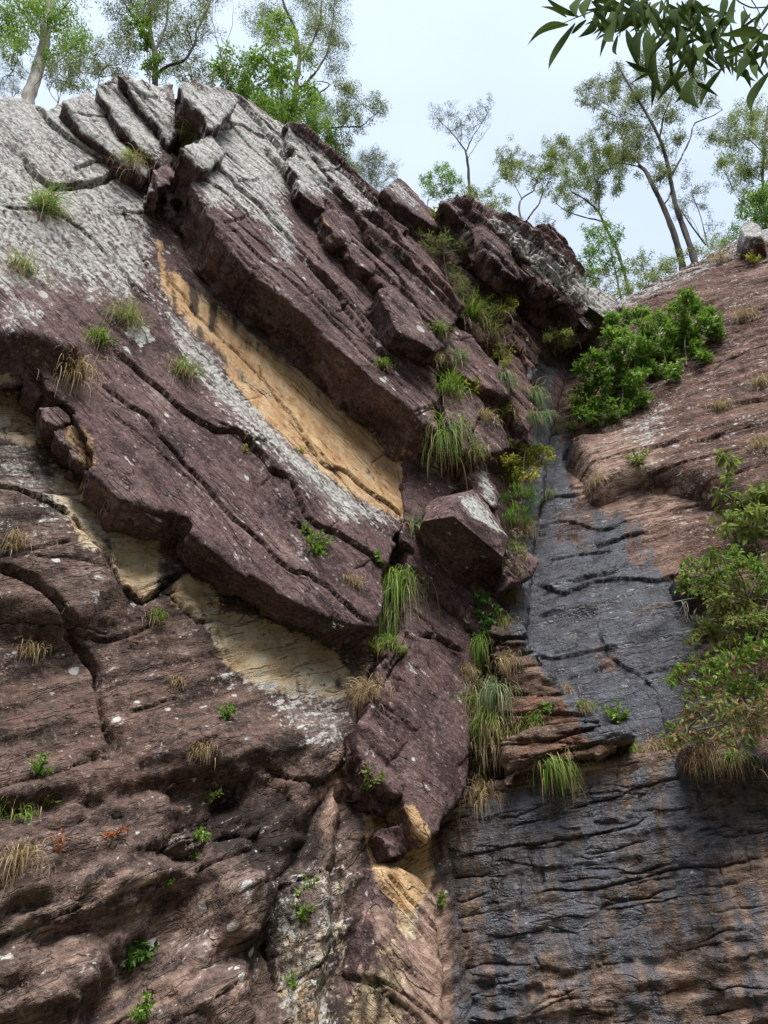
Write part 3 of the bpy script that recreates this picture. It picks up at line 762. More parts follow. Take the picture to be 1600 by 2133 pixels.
S3 = LS('rock_slab', 'upper right strip of stepped thin slabs with dark gaps below them',
    [(588, 262), (604, 300), (624, 350), (652, 405), (692, 468), (735, 512), (772, 570), (800, 606), (838, 688), (872, 715), (926, 728), (945, 660), (905, 545), (850, 470), (792, 412), (745, 375), (700, 340), (640, 290)],
    2.65, 1.6, seed=51, res=.065, auto=20, jag=.05, blocky=.16, under=.05, srough=.12, lam=1.8, side=(.35, .4, .6), astep=.12)
LS('rock_slab', 'narrow purple slab along the right flank of the upper cliff', [(640, 300), (690, 380), (735, 440), (770, 500), (820, 560), (860, 620), (900, 680), (935, 690), (960, 650), (905, 545), (850, 470), (792, 412), (745, 375), (700, 340)],
    2.85, 2.2, seed=53, res=.065, auto=16, jag=.04, blocky=.10, lam=2.0, side=(.3, .4, .5), astep=.12)
LS('rock_block', 'broad purple block with a dark underside in the upper strata', [(786, 606), (812, 598), (860, 650), (900, 690), (922, 722), (905, 735), (866, 712), (830, 690)], 3.0, 2.0, seed=55, res=.055, jag=.03, blocky=.05, side=(.2, .3, .7))
for i, (x, y) in enumerate(((640, 400), (690, 470), (742, 530), (622, 355))):
    LS('rock_block', None, [(x - 22, y - 26), (x + 8, y - 30), (x + 44, y + 18), (x + 38, y + 40), (x + 10, y + 26), (x - 14, y)], 2.74, 2.0, seed=560 + i, res=.05, jag=.03, blocky=.06, side=(.3, .3, .6))
# split slabs at the top left
LS('rock_slab', 'pale lichened leaning slab on the top left skyline, between two dark splits', [(128, 214), (186, 190), (212, 232), (262, 300), (318, 352), (300, 372), (240, 330), (170, 268)], 1.45, -.5, seed=61, res=.06, auto=3, blocky=.05, side=(.2, .3, .5))
LS('rock_slab', 'pale slab with a dark left side on the skyline, above the split', [(200, 178), (240, 162), (262, 200), (310, 262), (362, 330), (340, 352), (306, 322), (250, 258)], 1.75, -.5, seed=62, res=.06, auto=3, blocky=.05, side=(.2, .3, .5))
LS('rock_slab', 'tall pale slab with orange tint, rightmost of the leaning top left slabs', [(246, 160), (270, 166), (310, 196), (352, 182), (372, 232), (384, 272), (352, 300), (330, 262), (288, 214)], 2.0, -.5, seed=63, res=.06, auto=3, blocky=.05, side=(.3, .3, .5))
LS('rock_block', 'dark square block in the notch below the skyline', [(322, 352), (352, 330), (368, 356), (354, 384), (330, 392)], 1.9, .6, seed=64, res=.05, blocky=.03, side=(.1, .4, .5))
LS('rock_block', 'small reddish block wedged left of the dark hole', [(312, 372), (338, 384), (330, 402), (310, 396)], 1.7, .6, seed=65, res=.05, blocky=.03, side=(.2, .4, .4))
LS('rock_block', 'pale lichen edged block hanging over the red notch at the top', [(374, 176), (408, 165), (470, 184), (500, 210), (452, 262), (436, 268), (418, 232), (388, 206)], 2.85, 1.4, seed=66, res=.055, blocky=.05, side=(.15, .8, .3))
LS('rock_block', 'lichen crusted slab edge above the dark square hole', [(372, 312), (440, 284), (470, 318), (440, 352), (416, 356)], 2.6, 1.6, seed=67, res=.055, blocky=.04, side=(.1, .3, .8))
# far strata right of the corner of the upper slab
LS('rock_slab', 'red brown striped face running down into the gully from the cave overhang', [(795, 432), (850, 440), (905, 480), (965, 560), (1020, 625), (1085, 672), (1140, 700), (1120, 740), (1105, 800), (1080, 740), (1000, 712), (945, 650), (880, 556)],
    2.55, .5, seed=71, res=.075, auto=26, lam=2.4, blocky=.08, side=(.2, .5, .4), astep=.12)
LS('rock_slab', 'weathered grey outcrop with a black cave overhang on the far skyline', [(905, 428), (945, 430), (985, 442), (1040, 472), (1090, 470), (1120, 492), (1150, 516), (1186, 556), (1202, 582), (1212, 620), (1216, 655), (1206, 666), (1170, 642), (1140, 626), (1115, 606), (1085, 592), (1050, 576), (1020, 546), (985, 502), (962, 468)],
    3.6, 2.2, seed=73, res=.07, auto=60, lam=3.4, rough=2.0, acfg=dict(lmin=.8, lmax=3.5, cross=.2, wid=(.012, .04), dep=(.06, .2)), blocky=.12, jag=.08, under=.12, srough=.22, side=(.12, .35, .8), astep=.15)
LS('rock_slab', 'low pale rock slope between the cave outcrop and the smooth slope', [(1180, 590), (1210, 596), (1268, 612), (1300, 636), (1262, 672), (1222, 690), (1196, 660)], 2.6, .8, seed=79, res=.07, auto=10, lam=2.5, blocky=.08)
for i, q in enumerate(([(985, 446), (1010, 452), (1060, 520), (1090, 590), (1050, 572), (1010, 520)], [(1040, 474), (1075, 474), (1130, 540), (1160, 612), (1120, 600), (1080, 540)], [(1100, 480), (1130, 500), (1180, 560), (1200, 640), (1160, 612), (1130, 560)])):
    LS('rock_slab', 'thin grey bed, %s of three stacked on the cave outcrop' % ('leftmost', 'middle', 'rightmost')[i], q, 3.85, 3.3, seed=740 + i, res=.07, lam=2.5, blocky=.12, auto=3)
LS('rock_block', 'pale angular block rising to a point on the middle skyline', [(797, 398), (829, 368), (852, 386), (892, 428), (938, 452), (962, 492), (905, 474), (862, 448), (826, 422)], 3.3, 1.4, seed=75, res=.06, blocky=.05, side=(.5, .3, .3))
LS('rock_slab', 'thin bed with an orange edge below the pointed skyline block', [(850, 430), (880, 440), (930, 500), (965, 545), (950, 556), (900, 500)], 3.0, 2.2, seed=76, res=.06, blocky=.05, side=(.8, .3, .2))
# stepped bed ends in the overgrown gully
for i, (q, h, lb) in enumerate((
    ([(934, 664), (990, 705), (1064, 800), (1058, 826), (1010, 806), (952, 770), (926, 724)], 2.65, 'brown bed end in the gully below the two big grass tussocks'),
    ([(922, 800), (962, 806), (1040, 880), (1062, 930), (1024, 946), (964, 936), (926, 880)], 2.35, 'bed end with a black underside right of the upper slab tip'),
    ([(1042, 704), (1084, 742), (1112, 800), (1116, 880), (1098, 905), (1070, 850), (1040, 780)], 2.5, 'rounded brown bed end beside the top of the wet channel'),
    ([(1050, 820), (1090, 880), (1110, 930), (1066, 930), (1040, 870)], 2.0, 'small brown bed end above the yellow green shrub'),
    ([(986, 962), (1004, 966), (1042, 1040), (1038, 1066), (1004, 1040), (970, 990)], 2.0, 'pale lichen flake standing on edge behind the wedge boulder'),
    ([(1040, 1150), (1085, 1140), (1124, 1165), (1110, 1195), (1060, 1220)], 1.8, 'small angular stone beside the wet slab'))):
    LS('rock_block', lb, q, h, h - 1.3, plain=('och', 'wet'), seed=80 + i, res=.055, blocky=.08, lam=1.6, auto=3, side=(.1, .35, .75))
# pillar under the wedge boulder
LS('rock_slab', 'dark rough side of the pillar below the hanging brush', [(776, 1400), (835, 1320), (870, 1330), (870, 1660), (820, 1650), (790, 1640), (756, 1600), (746, 1520)], .82, -.6, seed=90, res=.05, auto=8, lam=1.6, rough=2.0, blocky=.10, side=(.4, .3, .5))
PILLAR = LS('rock_slab', 'smooth dark purple pillar face between the hanging grass and the gully plants', [(846, 1092), (905, 1150), (960, 1220), (984, 1290), (990, 1400), (982, 1560), (974, 1650), (940, 1690), (918, 1722), (892, 1750), (866, 1712), (846, 1668), (838, 1600), (830, 1500), (834, 1400), (848, 1300), (846, 1200)],
    .95, -.6, seed=91, res=.055, auto=2, lam=.3, rough=.5, jag=.04, blocky=.06, side=(.45, .3, .5), rnd=.06,
    cracks=[([(846, 1180), (880, 1210), (905, 1250), (935, 1275), (965, 1285)], .04, .22, .14), ([(868, 1320), (905, 1325), (940, 1345), (970, 1360)], .035, .16, .08)])
LS('rock_block', 'broken brown and orange chunk hanging under the pillar', [(792, 1748), (806, 1730), (826, 1728), (840, 1706), (866, 1692), (890, 1704), (886, 1738), (862, 1752), (846, 1774), (818, 1784), (806, 1766)], .5, -.3, seed=93, res=.03, lam=4.0, rough=5, blocky=.16, jag=.05, rnd=.10, plain=('och', 'tan', 'lich'), side=(.75, .3, .2))
LS('rock_block', 'small layered ledge at the left foot of the pillar', [(756, 1668), (784, 1650), (830, 1656), (862, 1672), (868, 1690), (820, 1684), (778, 1706)], .42, -.3, seed=94, res=.03, lam=4.0, rough=5, blocky=.16, rnd=.1, plain=('och', 'tan'), side=(.8, .3, .2))
# lower left: folded rock
for i, (q, h, b, lb) in enumerate((
    ([(318, 1652), (350, 1612), (400, 1596), (450, 1600), (500, 1628), (528, 1652), (490, 1662), (445, 1640), (395, 1632), (355, 1660)], .34, .25, 'overhanging lip of the small alcove'),
    ([(352, 1720), (440, 1716), (446, 1790), (395, 1812), (350, 1780)], .22, .25, 'pale patchy block below the alcove'),
    ([(515, 1722), (540, 1714), (552, 1740), (536, 1766), (516, 1752)], .34, .15, 'small pale round stone stuck on the dark face right of the alcove'),
    ([(560, 1800), (640, 1770), (736, 1560), (748, 1700), (734, 1900), (726, 2060), (700, 2230), (560, 2230), (590, 2060)], .55, .6, 'pale fluted rib of rock left of the orange patch'))):
    LS('rock_boss', lb, q, h, -.3, mat=M_LOW, bd=B0, seed=110 + i, res=.05, bulge=b, lam=1.5, rough=1.6, auto=5, blocky=.08, jag=.06, side=(.1, .2, .5), astep=.08)
LS('rock_boss', 'fluted brown base of the pillar', [(742, 1780), (800, 1760), (890, 1790), (940, 1840), (952, 2000), (950, 2240), (700, 2240), (724, 2060), (736, 1900)], .35, -.6, seed=131, res=.055, bulge=.4, lam=1.5, rough=1.8, auto=8, side=(.2, .2, .4))

# ------------------------------------------------------------------ right side: lower wet wall
def wall_shape(uv):
    x, y = project(PR0.world(uv, np.zeros(len(uv))))
    low = sstep(1820, 2050, y)
    s_ = uv @ BR; t_ = uv @ np.array([-BR[1], BR[0]])
    w = .5 * fbm(v3(s_ * .4, t_ * .5, 6.6), 3)
    h = .06 * fbm(v3(s_ * .5, t_ * .7, 3.1), 4)
    h = h + low * (.08 * ridged(v3(s_ * .55 + w, t_ * 1.9 + w, 4.2), 4) + .05 * fbm(v3(s_ * 2, t_ * 3.5, 9.2), 3))
    f = t_ * 2.6 + .8 * fbm(v3(s_ * .45, t_ * .6, 5.5), 3)                 # beds of uneven depth that die out sideways
    i_ = np.floor(f).astype(np.int64); fr = f - np.floor(f)
    blk = np.floor(s_ * .8 + 3.7 * i_ + .25 * fbm(v3(s_ * 2, t_ * 2, 1), 2)).astype(np.int64)
    off = _rnd[_hash(i_, blk, np.full(len(s_), 4, np.int64)), 1] - .5
    strength = np.clip(.5 + fbm(v3(s_ * .35, t_ * .5, 12.2), 2), 0, 1)
    h = h + .065 * off * strength + .02 * strength * (1 - fr) ** 2
    return h + .020 * fbm(v3(s_ * 5, t_ * 5, 2.2), 3)
rock_wall = slab('rock_wall', [(900, 1660), (1000, 1640), (1180, 1590), (1400, 1560), (1720, 1520), (1720, 2320), (880, 2320)], 0.0, -1.2, pl=PR0, bd=BR, mat=M_WET, kind='structure', res=.042, seed=141, shape=wall_shape,
    auto=170, astep=.02, lam=.4, rough=1.8, acfg=dict(lmin=.2, lmax=1.3, cross=.30, wid=(.005, .014), dep=(.03, .08)),
    cracks=[([(960, 1790), (1060, 1770), (1160, 1755), (1260, 1735), (1330, 1715)], .012, .08, .03), ([(1180, 1690), (1280, 1665), (1330, 1640), (1400, 1625)], .012, .08, .03), ([(1120, 1860), (1240, 1850), (1380, 1820), (1500, 1800), (1600, 1790)], .012, .08, .03),
            ([(1130, 1800), (1140, 1840), (1130, 1870)], .02, .08, .04), ([(1290, 1590), (1284, 1640)], .02, .08, .04)])
rock_wall['label'] = 'dark wet wall of thin uneven beds at the lower right'
rg_ = np.random.default_rng(44)
for i in range(34):                                    # single stones standing proud of the wall
    x = rg_.uniform(1000, 1590); y = rg_.uniform(1660, 2120)
    y = y if y > 1640 + (1600 - x) * .12 else y + 80
    w = rg_.uniform(30, 80); e = w * rg_.uniform(.22, .42); sk = -.12 * w
    RSp = [(x - w, y + e * .2 - sk * .5), (x - w * .7, y - e * .7 - sk * .3), (x - w * .1, y - e), (x + w * .6, y - e * .8 + sk * .4), (x + w, y - e * .1 + sk * .6), (x + w * .7, y + e * .7 + sk * .3), (x, y + e * .9)]
    slab('stone', RSp, rg_.uniform(.05, .11), -.15, pl=PR0, bd=BR, mat=M_WET, parent=rock_wall, seed=1400 + i, res=.045, bulge=.16, rough=1.5, lam=.8, jag=.04, blocky=.06, shape=lambda uv: .8 * wall_shape(uv), srough=.04)

# ledge wedge between the two walls
def RS(name, label, px, h, back, pl=PR0, bd=BR, mat=M_WET, parent=None, **kw):
    return slab(name, px, h, back, pl=pl, bd=bd, mat=mat, parent=parent or rock_wall, label=label, **kw)
RS('rock_slab', 'red brown wedge of thin beds on the ledge left of the wet slab', [(1030, 1290), (1085, 1300), (1108, 1345), (1140, 1400), (1185, 1440), (1235, 1490), (1262, 1520), (1200, 1545), (1120, 1560), (1030, 1600)], .05, -2.2, seed=171, res=.045, lam=1.0, rough=3.2, auto=14, blocky=.16, jag=.08, rnd=.10)
RS('rock_slab', 'flat lichen dotted slab at the tip of the ledge', [(1040, 1545), (1130, 1520), (1225, 1500), (1322, 1524), (1326, 1540), (1230, 1572), (1130, 1592), (1045, 1640)], .42, -1.8, seed=172, res=.045, lam=.8, rough=2.6, auto=8, blocky=.12, rnd=.08)

# ------------------------------------------------------------------ right side: upper slope
slope = slab('rock_slope', [(1030, 1330), (1060, 1180), (1090, 1060), (1110, 900), (1104, 770), (1160, 722), (1222, 672), (1300, 622), (1400, 572), (1450, 548), (1540, 497), (1600, 482), (1760, 430), (1760, 1610), (1200, 1610), (1020, 1620)],
    0.0, -2.0, pl=PR1, bd=B1, mat=M_SLOPE, kind='structure', res=.07, seed=181, auto=110, rough=2.2, lam=1.2, astep=.07, acfg=dict(lmin=.4, lmax=2.4, cross=.2, wid=(.008, .022), dep=(.03, .09)),
    cracks=[([(1120, 1225), (1180, 1240), (1240, 1215), (1300, 1208), (1370, 1218), (1440, 1205)], .012, .08, .10),
            ([(1090, 1365), (1150, 1380), (1200, 1372), (1250, 1360), (1300, 1350)], .012, .08, .07),
            ([(1240, 1300), (1270, 1380), (1330, 1410), (1370, 1450), (1390, 1540)], .015, .07, .05),
            ([(1110, 1045), (1190, 1040), (1300, 1010), (1400, 990)], .02, .10, .08),
            ([(1200, 1020), (1260, 980), (1340, 960)], .025, .12, -.10),
            ([(1380, 910), (1430, 970), (1480, 1010)], .03, .12, .06),
            ([(1120, 1110), (1180, 1090), (1250, 1110), (1330, 1090)], .014, .07, .05)])
slope['label'] = 'brown rock slope with a dark wet slab rising on the right of the gully'
slab('rock_slab', [(1140, 905), (1190, 885), (1260, 876), (1320, 850), (1380, 806), (1440, 765), (1520, 690), (1600, 610), (1760, 520), (1760, 1130), (1600, 1120), (1480, 1060), (1400, 1010), (1330, 1010), (1250, 1045), (1200, 1046), (1180, 990)],
    .55, -.6, pl=PR1, bd=B1, mat=M_SLOPE, parent=slope, label='broad pale and brown shelf of rock under the leafy ledge shrub', res=.075, seed=183, auto=16, rough=1.5, bulge=.8, jag=.08, lam=1.4)
slab('rock_slab', [(1370, 1190), (1470, 1160), (1620, 1150), (1760, 1150), (1760, 1330), (1560, 1290), (1440, 1250), (1390, 1230)], .5, -.5, pl=PR1, bd=B1, mat=M_SLOPE, parent=slope,
    label='low rock shelf behind the right hand thicket', res=.075, seed=184, auto=6, bulge=.3, lam=1.6, blocky=.1)
slab('rock_slab', [(1380, 1545), (1440, 1510), (1620, 1500), (1760, 1500), (1760, 1620), (1400, 1600)], .9, -.5, pl=PR1, bd=B1, mat=M_SLOPE, parent=slope,
    label='root bound ledge of soil and rock under the right hand thicket', res=.06, seed=185, bulge=.3, lam=1.0, blocky=.1)
# ------------------------------------------------------------------ hilltops behind the two skylines
def hilltop(name, label, P):
    P = np.array(P); rows = []
    back = np.array((-.15, 1.0, 0))
    P = np.stack([resample(P[:, [0, 1]], .5, False)[:, 0], resample(P[:, [0, 1]], .5, False)[:, 1], np.interp(np.linspace(0, 1, len(resample(P[:, [0, 1]], .5, False))), np.linspace(0, 1, len(P)), P[:, 2])], -1)
    for j, b in enumerate((.5, 1.2, 2, 3, 5, 8, 14, 25, 50)):
        Q = P + back * b
        Q[:, 2] += -.5 - .02 * b + .25 * fbm(v3(Q[:, 0] * .4, Q[:, 1] * .4, 5), 3)
        rows.append(Q)
    n = len(P); V = np.concatenate(rows); idx = np.arange(len(V)).reshape(len(rows), n)
    qd = np.stack([idx[:-1, :-1], idx[:-1, 1:], idx[1:, 1:], idx[1:, :-1]], -1).reshape(-1, 4)
    return link(name, mesh(name, V, [qd], M_SOIL, True), None, label, kind='structure')
_sk = np.array([(-260, 190), (0, 206), (95, 232), (190, 196), (250, 170), (362, 175), (405, 166), (500, 207), (600, 268), (700, 342), (792, 414), (850, 470)], float)
hilltop('hilltop', 'wooded ground behind the left skyline', PL.hit(_sk[:, 0], _sk[:, 1], 1.4))
_sk = np.array([(905, 428), (985, 442), (1090, 470), (1190, 556), (1268, 612)], float)
hilltop('hilltop', 'scrubby ground behind the cave outcrop', PL.hit(_sk[:, 0], _sk[:, 1], 3.6))
_sk = np.array([(1104, 770), (1222, 672), (1300, 622), (1400, 572), (1540, 497), (1600, 482), (1760, 430)], float)
hilltop('hilltop', 'wooded ground behind the right skyline', PR1.hit(_sk[:, 0], _sk[:, 1], 0))

# ------------------------------------------------------------------ plants: materials and builders
def leaf_material(name, c0, c1, c2, trans=.35, rough=.55, spec=.2):
    m = bpy.data.materials.new(name); k = NT(m)
    a = k.n('Attribute', attribute_name='tone').outputs['Fac']
    c = k.mix(k.edge(a, .0, .5), rgb(*c0), rgb(*c1)); c = k.mix(k.edge(a, .5, 1.0), c, rgb(*c2))
    bs = k.n('BsdfPrincipled', {'Base Color': c, 'Roughness': rough, 'Specular IOR Level': spec}).outputs[0]
    tc = k.n('Mix', {'Factor': .5, 6: c, 7: rgb(c2[0], c2[1], c2[2] * .5)}, data_type='RGBA').outputs[2]
    tr = k.n('BsdfTranslucent', {'Color': tc}).outputs[0]
    mx = k.n('MixShader', {0: trans, 1: bs, 2: tr}).outputs[0]
    k.t.links.new(mx, k.n('OutputMaterial').inputs[0])
    return m
def bark_material(name, c0, c1, sc=6):
    m = bpy.data.materials.new(name); k = NT(m)
    p = k.n('NewGeometry').outputs['Position']
    v = k.n('VectorMath', {0: p, 1: (1, 1, .25)}, operation='MULTIPLY').outputs[0]
    nz = k.noise(v, sc, 4, .65)
    c = k.mix(k.edge(nz, .35, .65), rgb(*c0), rgb(*c1))
    b = k.n('Bump', {'Height': nz, 'Strength': .5, 'Distance': .03}).outputs[0]
    k.t.links.new(k.n('BsdfPrincipled', {'Base Color': c, 'Roughness': .9, 'Normal': b}).outputs[0], k.n('OutputMaterial').inputs[0])
    return m
L_BRIGHT = leaf_material('bright_leaf', (0.085, 0.165, 0.022), (0.165, 0.31, 0.045), (0.31, 0.46, 0.09), .45)
L_OLIVE = leaf_material('olive_leaf', (0.102, 0.131, 0.051), (0.189, 0.239, 0.087), (0.319, 0.362, 0.145), .40)
L_GREY = leaf_material('grey_green_leaf', (0.131, 0.16, 0.116), (0.217, 0.261, 0.189), (0.319, 0.362, 0.261), .35)
L_EUC = leaf_material('gum_leaf', (0.116, 0.174, 0.051), (0.232, 0.304, 0.087), (0.377, 0.45, 0.145), .42)
L_DARK = leaf_material('dark_leaf', (0.036, 0.087, 0.017), (0.072, 0.16, 0.032), (0.131, 0.246, 0.058), .35, .4)
L_SHRUB = leaf_material('shrub_leaf', (0.07, 0.15, 0.02), (0.16, 0.30, 0.05), (0.29, 0.46, 0.09), .35, .4)
L_YELLOW = leaf_material('yellow_green_leaf', (0.203, 0.246, 0.043), (0.348, 0.392, 0.072), (0.551, 0.522, 0.116), .4)
L_BROWN = leaf_material('dry_leaf', (0.174, 0.087, 0.043), (0.319, 0.174, 0.087), (0.435, 0.275, 0.131), .3)
L_RUST = leaf_material('rusty_fern_leaf', (0.319, 0.087, 0.029), (0.551, 0.174, 0.072), (0.6, 0.29, 0.145), .3)
L_NEAR = leaf_material('overhead_leaf', (0.035, 0.065, 0.018), (0.06, 0.105, 0.028), (0.085, 0.135, 0.04), .30, .8, .03)
G_GREEN = leaf_material('grass_blade', (0.068, 0.149, 0.02), (0.162, 0.297, 0.047), (0.338, 0.486, 0.108), .4)
G_DARK = leaf_material('dark_grass_blade', (0.041, 0.088, 0.024), (0.095, 0.169, 0.041), (0.203, 0.284, 0.095), .35)
G_BLUE = leaf_material('grey_grass_blade', (0.081, 0.135, 0.068), (0.162, 0.243, 0.121), (0.297, 0.392, 0.203), .35)
G_DRY = leaf_material('dry_grass_blade', (0.189, 0.128, 0.068), (0.365, 0.27, 0.155), (0.567, 0.459, 0.284), .3)
K_GREY = bark_material('pale_bark', (.26, .23, .20), (.48, .45, .41))
K_DARK = bark_material('dark_bark', (.035, .026, .022), (.10, .08, .07))
K_BROWN = bark_material('brown_bark', (.08, .055, .04), (.19, .14, .105))
K_TWIG = bark_material('bleached_twig', (.20, .16, .13), (.40, .34, .29))
K_STEM = bark_material('green_stem', (.07, .09, .03), (.13, .14, .06))

def tubes(lines, sides=5):
    """lines: list of (points (n,3), radii (n,))"""
    Vs, Fs, off = [], [], 0
    for P, R in lines:
        P = np.asarray(P, float); R = np.asarray(R, float)
        T = np.gradient(P, axis=0); T /= np.linalg.norm(T, axis=1)[:, None] + 1e-9
        ref = np.where(np.abs(T[:, 2:3]) > .9, np.array([[1., 0, 0]]), np.array([[0, 0, 1.]]))
        A = np.cross(T, ref); A /= np.linalg.norm(A, axis=1)[:, None] + 1e-9
        B = np.cross(T, A)
        an = np.arange(sides) * 2 * math.pi / sides
        V = P[:, None] + R[:, None, None] * (np.cos(an)[None, :, None] * A[:, None] + np.sin(an)[None, :, None] * B[:, None])
        n = len(P); idx = np.arange(n * sides).reshape(n, sides) + off
        nx = np.roll(idx, -1, 1)
        Fs.append(np.stack([idx[:-1], nx[:-1], nx[1:], idx[1:]], -1).reshape(-1, 4))
        Vs.append(V.reshape(-1, 3)); off += n * sides
    return np.concatenate(Vs), np.concatenate(Fs)

def leaf_quads(C, D, L, Wd, rg):
    n = len(C)
    D = D / (np.linalg.norm(D, axis=1)[:, None] + 1e-9)
    S = np.cross(D, rg.normal(size=(n, 3))); S /= np.linalg.norm(S, axis=1)[:, None] + 1e-9
    Nn = np.cross(D, S)
    L = L * rg.uniform(.6, 1.25, n)[:, None]; W2 = Wd * .5 * rg.uniform(.75, 1.2, n)[:, None]
    mid = C + D * L * .45 + Nn * L * .06
    V = np.stack([C, mid - S * W2, C + D * L - Nn * L * .05, mid + S * W2], 1)
    return V.reshape(-1, 3), np.arange(n * 4).reshape(n, 4)

def leaf_mesh(name, C, D, L, Wd, mat, rg, tone=None):
    V, F = leaf_quads(C, D, L, Wd, rg)
    t = rg.random(len(C)) if tone is None else np.clip(tone + rg.normal(0, .22, len(C)), 0, 1)
    return mesh(name, V, [F], mat, False, {'tone': np.repeat(t, 4)})

dg = None
def hit(px, py):
    """where the line of sight through a photo pixel meets the built rock"""
    global dg
    if dg is None:
        bpy.context.view_layer.update(); dg = bpy.context.evaluated_depsgraph_get()
    d = nrm(ray(px, py))
    ok, loc, n, *_ = SC.ray_cast(dg, Vector(EYE), Vector(d))
    if not ok: return None, None
    n = np.array(n); n = n if n @ d < 0 else -n
    return np.array(loc), n

def at_depth(px, py, y):
    d = ray(px, py); return EYE + d * (y / d[1])

def smooth_line(P, n):
    P = np.asarray(P, float); s = np.linspace(0, len(P) - 1, n)
    Q = np.stack([np.interp(s, np.arange(len(P)), P[:, i]) for i in range(3)], -1)
    for _ in range(2): Q[1:-1] = .25 * Q[:-2] + .5 * Q[1:-1] + .25 * Q[2:]
    return Q

def woody(name, label, cat, depth, base, limbs, clumps, leafm, bark, leaf=(.12, .03), dens=260, droop=.8, seed=1, group=None, zspread=.8, r0=.12, twig=.006, crown_name='crown', sub=5, trunk_name='trunk', fill=.55, dead=None, tone=None):
    """tree or shrub. base px; limbs: [(px polyline, radius start, radius end)]; clumps: [(px, py, radius px)], each at its own depth"""
    rg = np.random.default_rng(seed)
    B = at_depth(base[0], base[1], depth)
    lines = []; nodes = []
    for L, ra, rb in limbs:
        y0 = depth; q = []
        dy = 0.0
        for i, (x, y) in enumerate(L):
            if i: dy += rg.normal(0, zspread * .25)
            near = None
            if i == 0 and nodes:
                P0 = at_depth(x, y, depth); j = np.argmin([np.linalg.norm(p - P0) for p in nodes]); near = nodes[j][1] - depth
                dy = near
            q.append(at_depth(x, y, depth + dy))
        n = max(8, len(L) * 4)
        Q = smooth_line(q, n)
        m = fbm(Q * 1.5 + seed, 3)[:, None] * np.array([[.04, .04, .0]]); Q = Q + m * (np.linspace(0, 1, n)[:, None] > 0)
        lines.append((Q, np.linspace(ra, rb, n) * (1 + .08 * rg.normal(size=n))))
        nodes += list(Q)
    if not limbs: nodes = [B]
    C_all, D_all, T_all = [], [], []
    NA = np.array(nodes)
    for (x, y, rpx) in clumps:
        sc = 0
        c = at_depth(x, y, depth + rg.normal(0, zspread))
        R = rpx * np.linalg.norm(c - EYE) / 1750.
        d = NA - c; sc_ = np.linalg.norm(d, axis=1) + np.maximum(0, NA[:, 2] - c[2]) * 1.5
        a = NA[np.argmin(sc_)]
        midp = (a + c) / 2 + rg.normal(0, .10, 3) * np.linalg.norm(c - a) + np.array((0, 0, -.05)) * np.linalg.norm(c - a)
        Q = smooth_line([a, midp, c], 7); lines.append((Q, np.linspace(twig * 2.2, twig * 1.2, 7)))
        ns = max(5, int(sub * (1.4 + R)))
        tips = c + rg.normal(0, .55, (ns, 3)) * R * np.array((1, 1, .8))
        for tp in tips:
            s = Q[rg.integers(3, 7)]
            Q2 = smooth_line([s, (s + tp) / 2 + rg.normal(0, .06, 3) * R, tp], 5); lines.append((Q2, np.linspace(twig * 1.1, twig * .45, 5)))
        nl = max(30, int(dens * R * R * 11))
        cen = tips[rg.integers(0, ns, nl)]
        sp = rg.normal(0, 1, (nl, 3)); sp /= np.linalg.norm(sp, axis=1)[:, None]
        P = cen + sp * (rg.random((nl, 1)) ** .6) * R * fill
        D = rg.normal(0, .7, (nl, 3)) + np.array((0, 0, -droop)) + sp * .35
        C_all.append(P); D_all.append(D)
        T_all.append(np.full(nl, np.clip(.5 + rg.normal(0, .18), .05, .95)))
    o = link(name, None, None, label, cat, group)
    o.location = B
    V, F = tubes(lines)
    link(trunk_name, mesh(trunk_name, V - B, [F], bark, True), o)
    if C_all:
        C = np.concatenate(C_all); D = np.concatenate(D_all); Tn = np.concatenate(T_all)
        if dead:
            m = rg.random(len(C)) < dead[1]
            link('dry_leaves', leaf_mesh('dry_leaves', C[m] - B, D[m], leaf[0], leaf[1], dead[0], rg), o)
            C, D, Tn = C[~m], D[~m], Tn[~m]
        link(crown_name, leaf_mesh(crown_name, C - B, D, leaf[0], leaf[1], leafm, rg, Tn), o)
    return o

def blades(base, nvec, n, length, spread, droop, width, rg, up=.9, seg=6, out=.5):
    """arching strips; returns vertices, quads, tone"""
    pos = base + rg.normal(0, spread, (n, 3)) * np.array((1, .6, .6))
    d = nvec * out + np.array((0, 0, up)) + rg.normal(0, .42, (n, 3))
    d /= np.linalg.norm(d, axis=1)[:, None]
    Ln = length * rg.uniform(.45, 1.15, n)
    side = np.cross(d, rg.normal(size=(n, 3))); side /= np.linalg.norm(side, axis=1)[:, None]
    w = width * rg.uniform(.6, 1.2, n)
    dr = droop * rg.uniform(.6, 1.5, n)
    rows = []
    p = pos.copy(); dd = d.copy()
    for j in range(seg + 1):
        f = j / seg
        ww = (w * (1 - f) ** .7 * .5 + .0008)[:, None]
        rows.append(np.stack([p - side * ww, p + side * ww], 1))
        p = p + dd * (Ln / seg)[:, None]
        dd = dd + np.array((0, 0, -1)) * (dr / seg * (1 + f * 1.2))[:, None]
        dd /= np.linalg.norm(dd, axis=1)[:, None]
    V = np.stack(rows, 1)                                   # n, seg+1, 2, 3
    idx = np.arange(n * (seg + 1) * 2).reshape(n, seg + 1, 2)
    F = np.stack([idx[:, :-1, 0], idx[:, :-1, 1], idx[:, 1:, 1], idx[:, 1:, 0]], -1).reshape(-1, 4)
    return V.reshape(-1, 3), F, np.repeat(rg.random(n), (seg + 1) * 2)

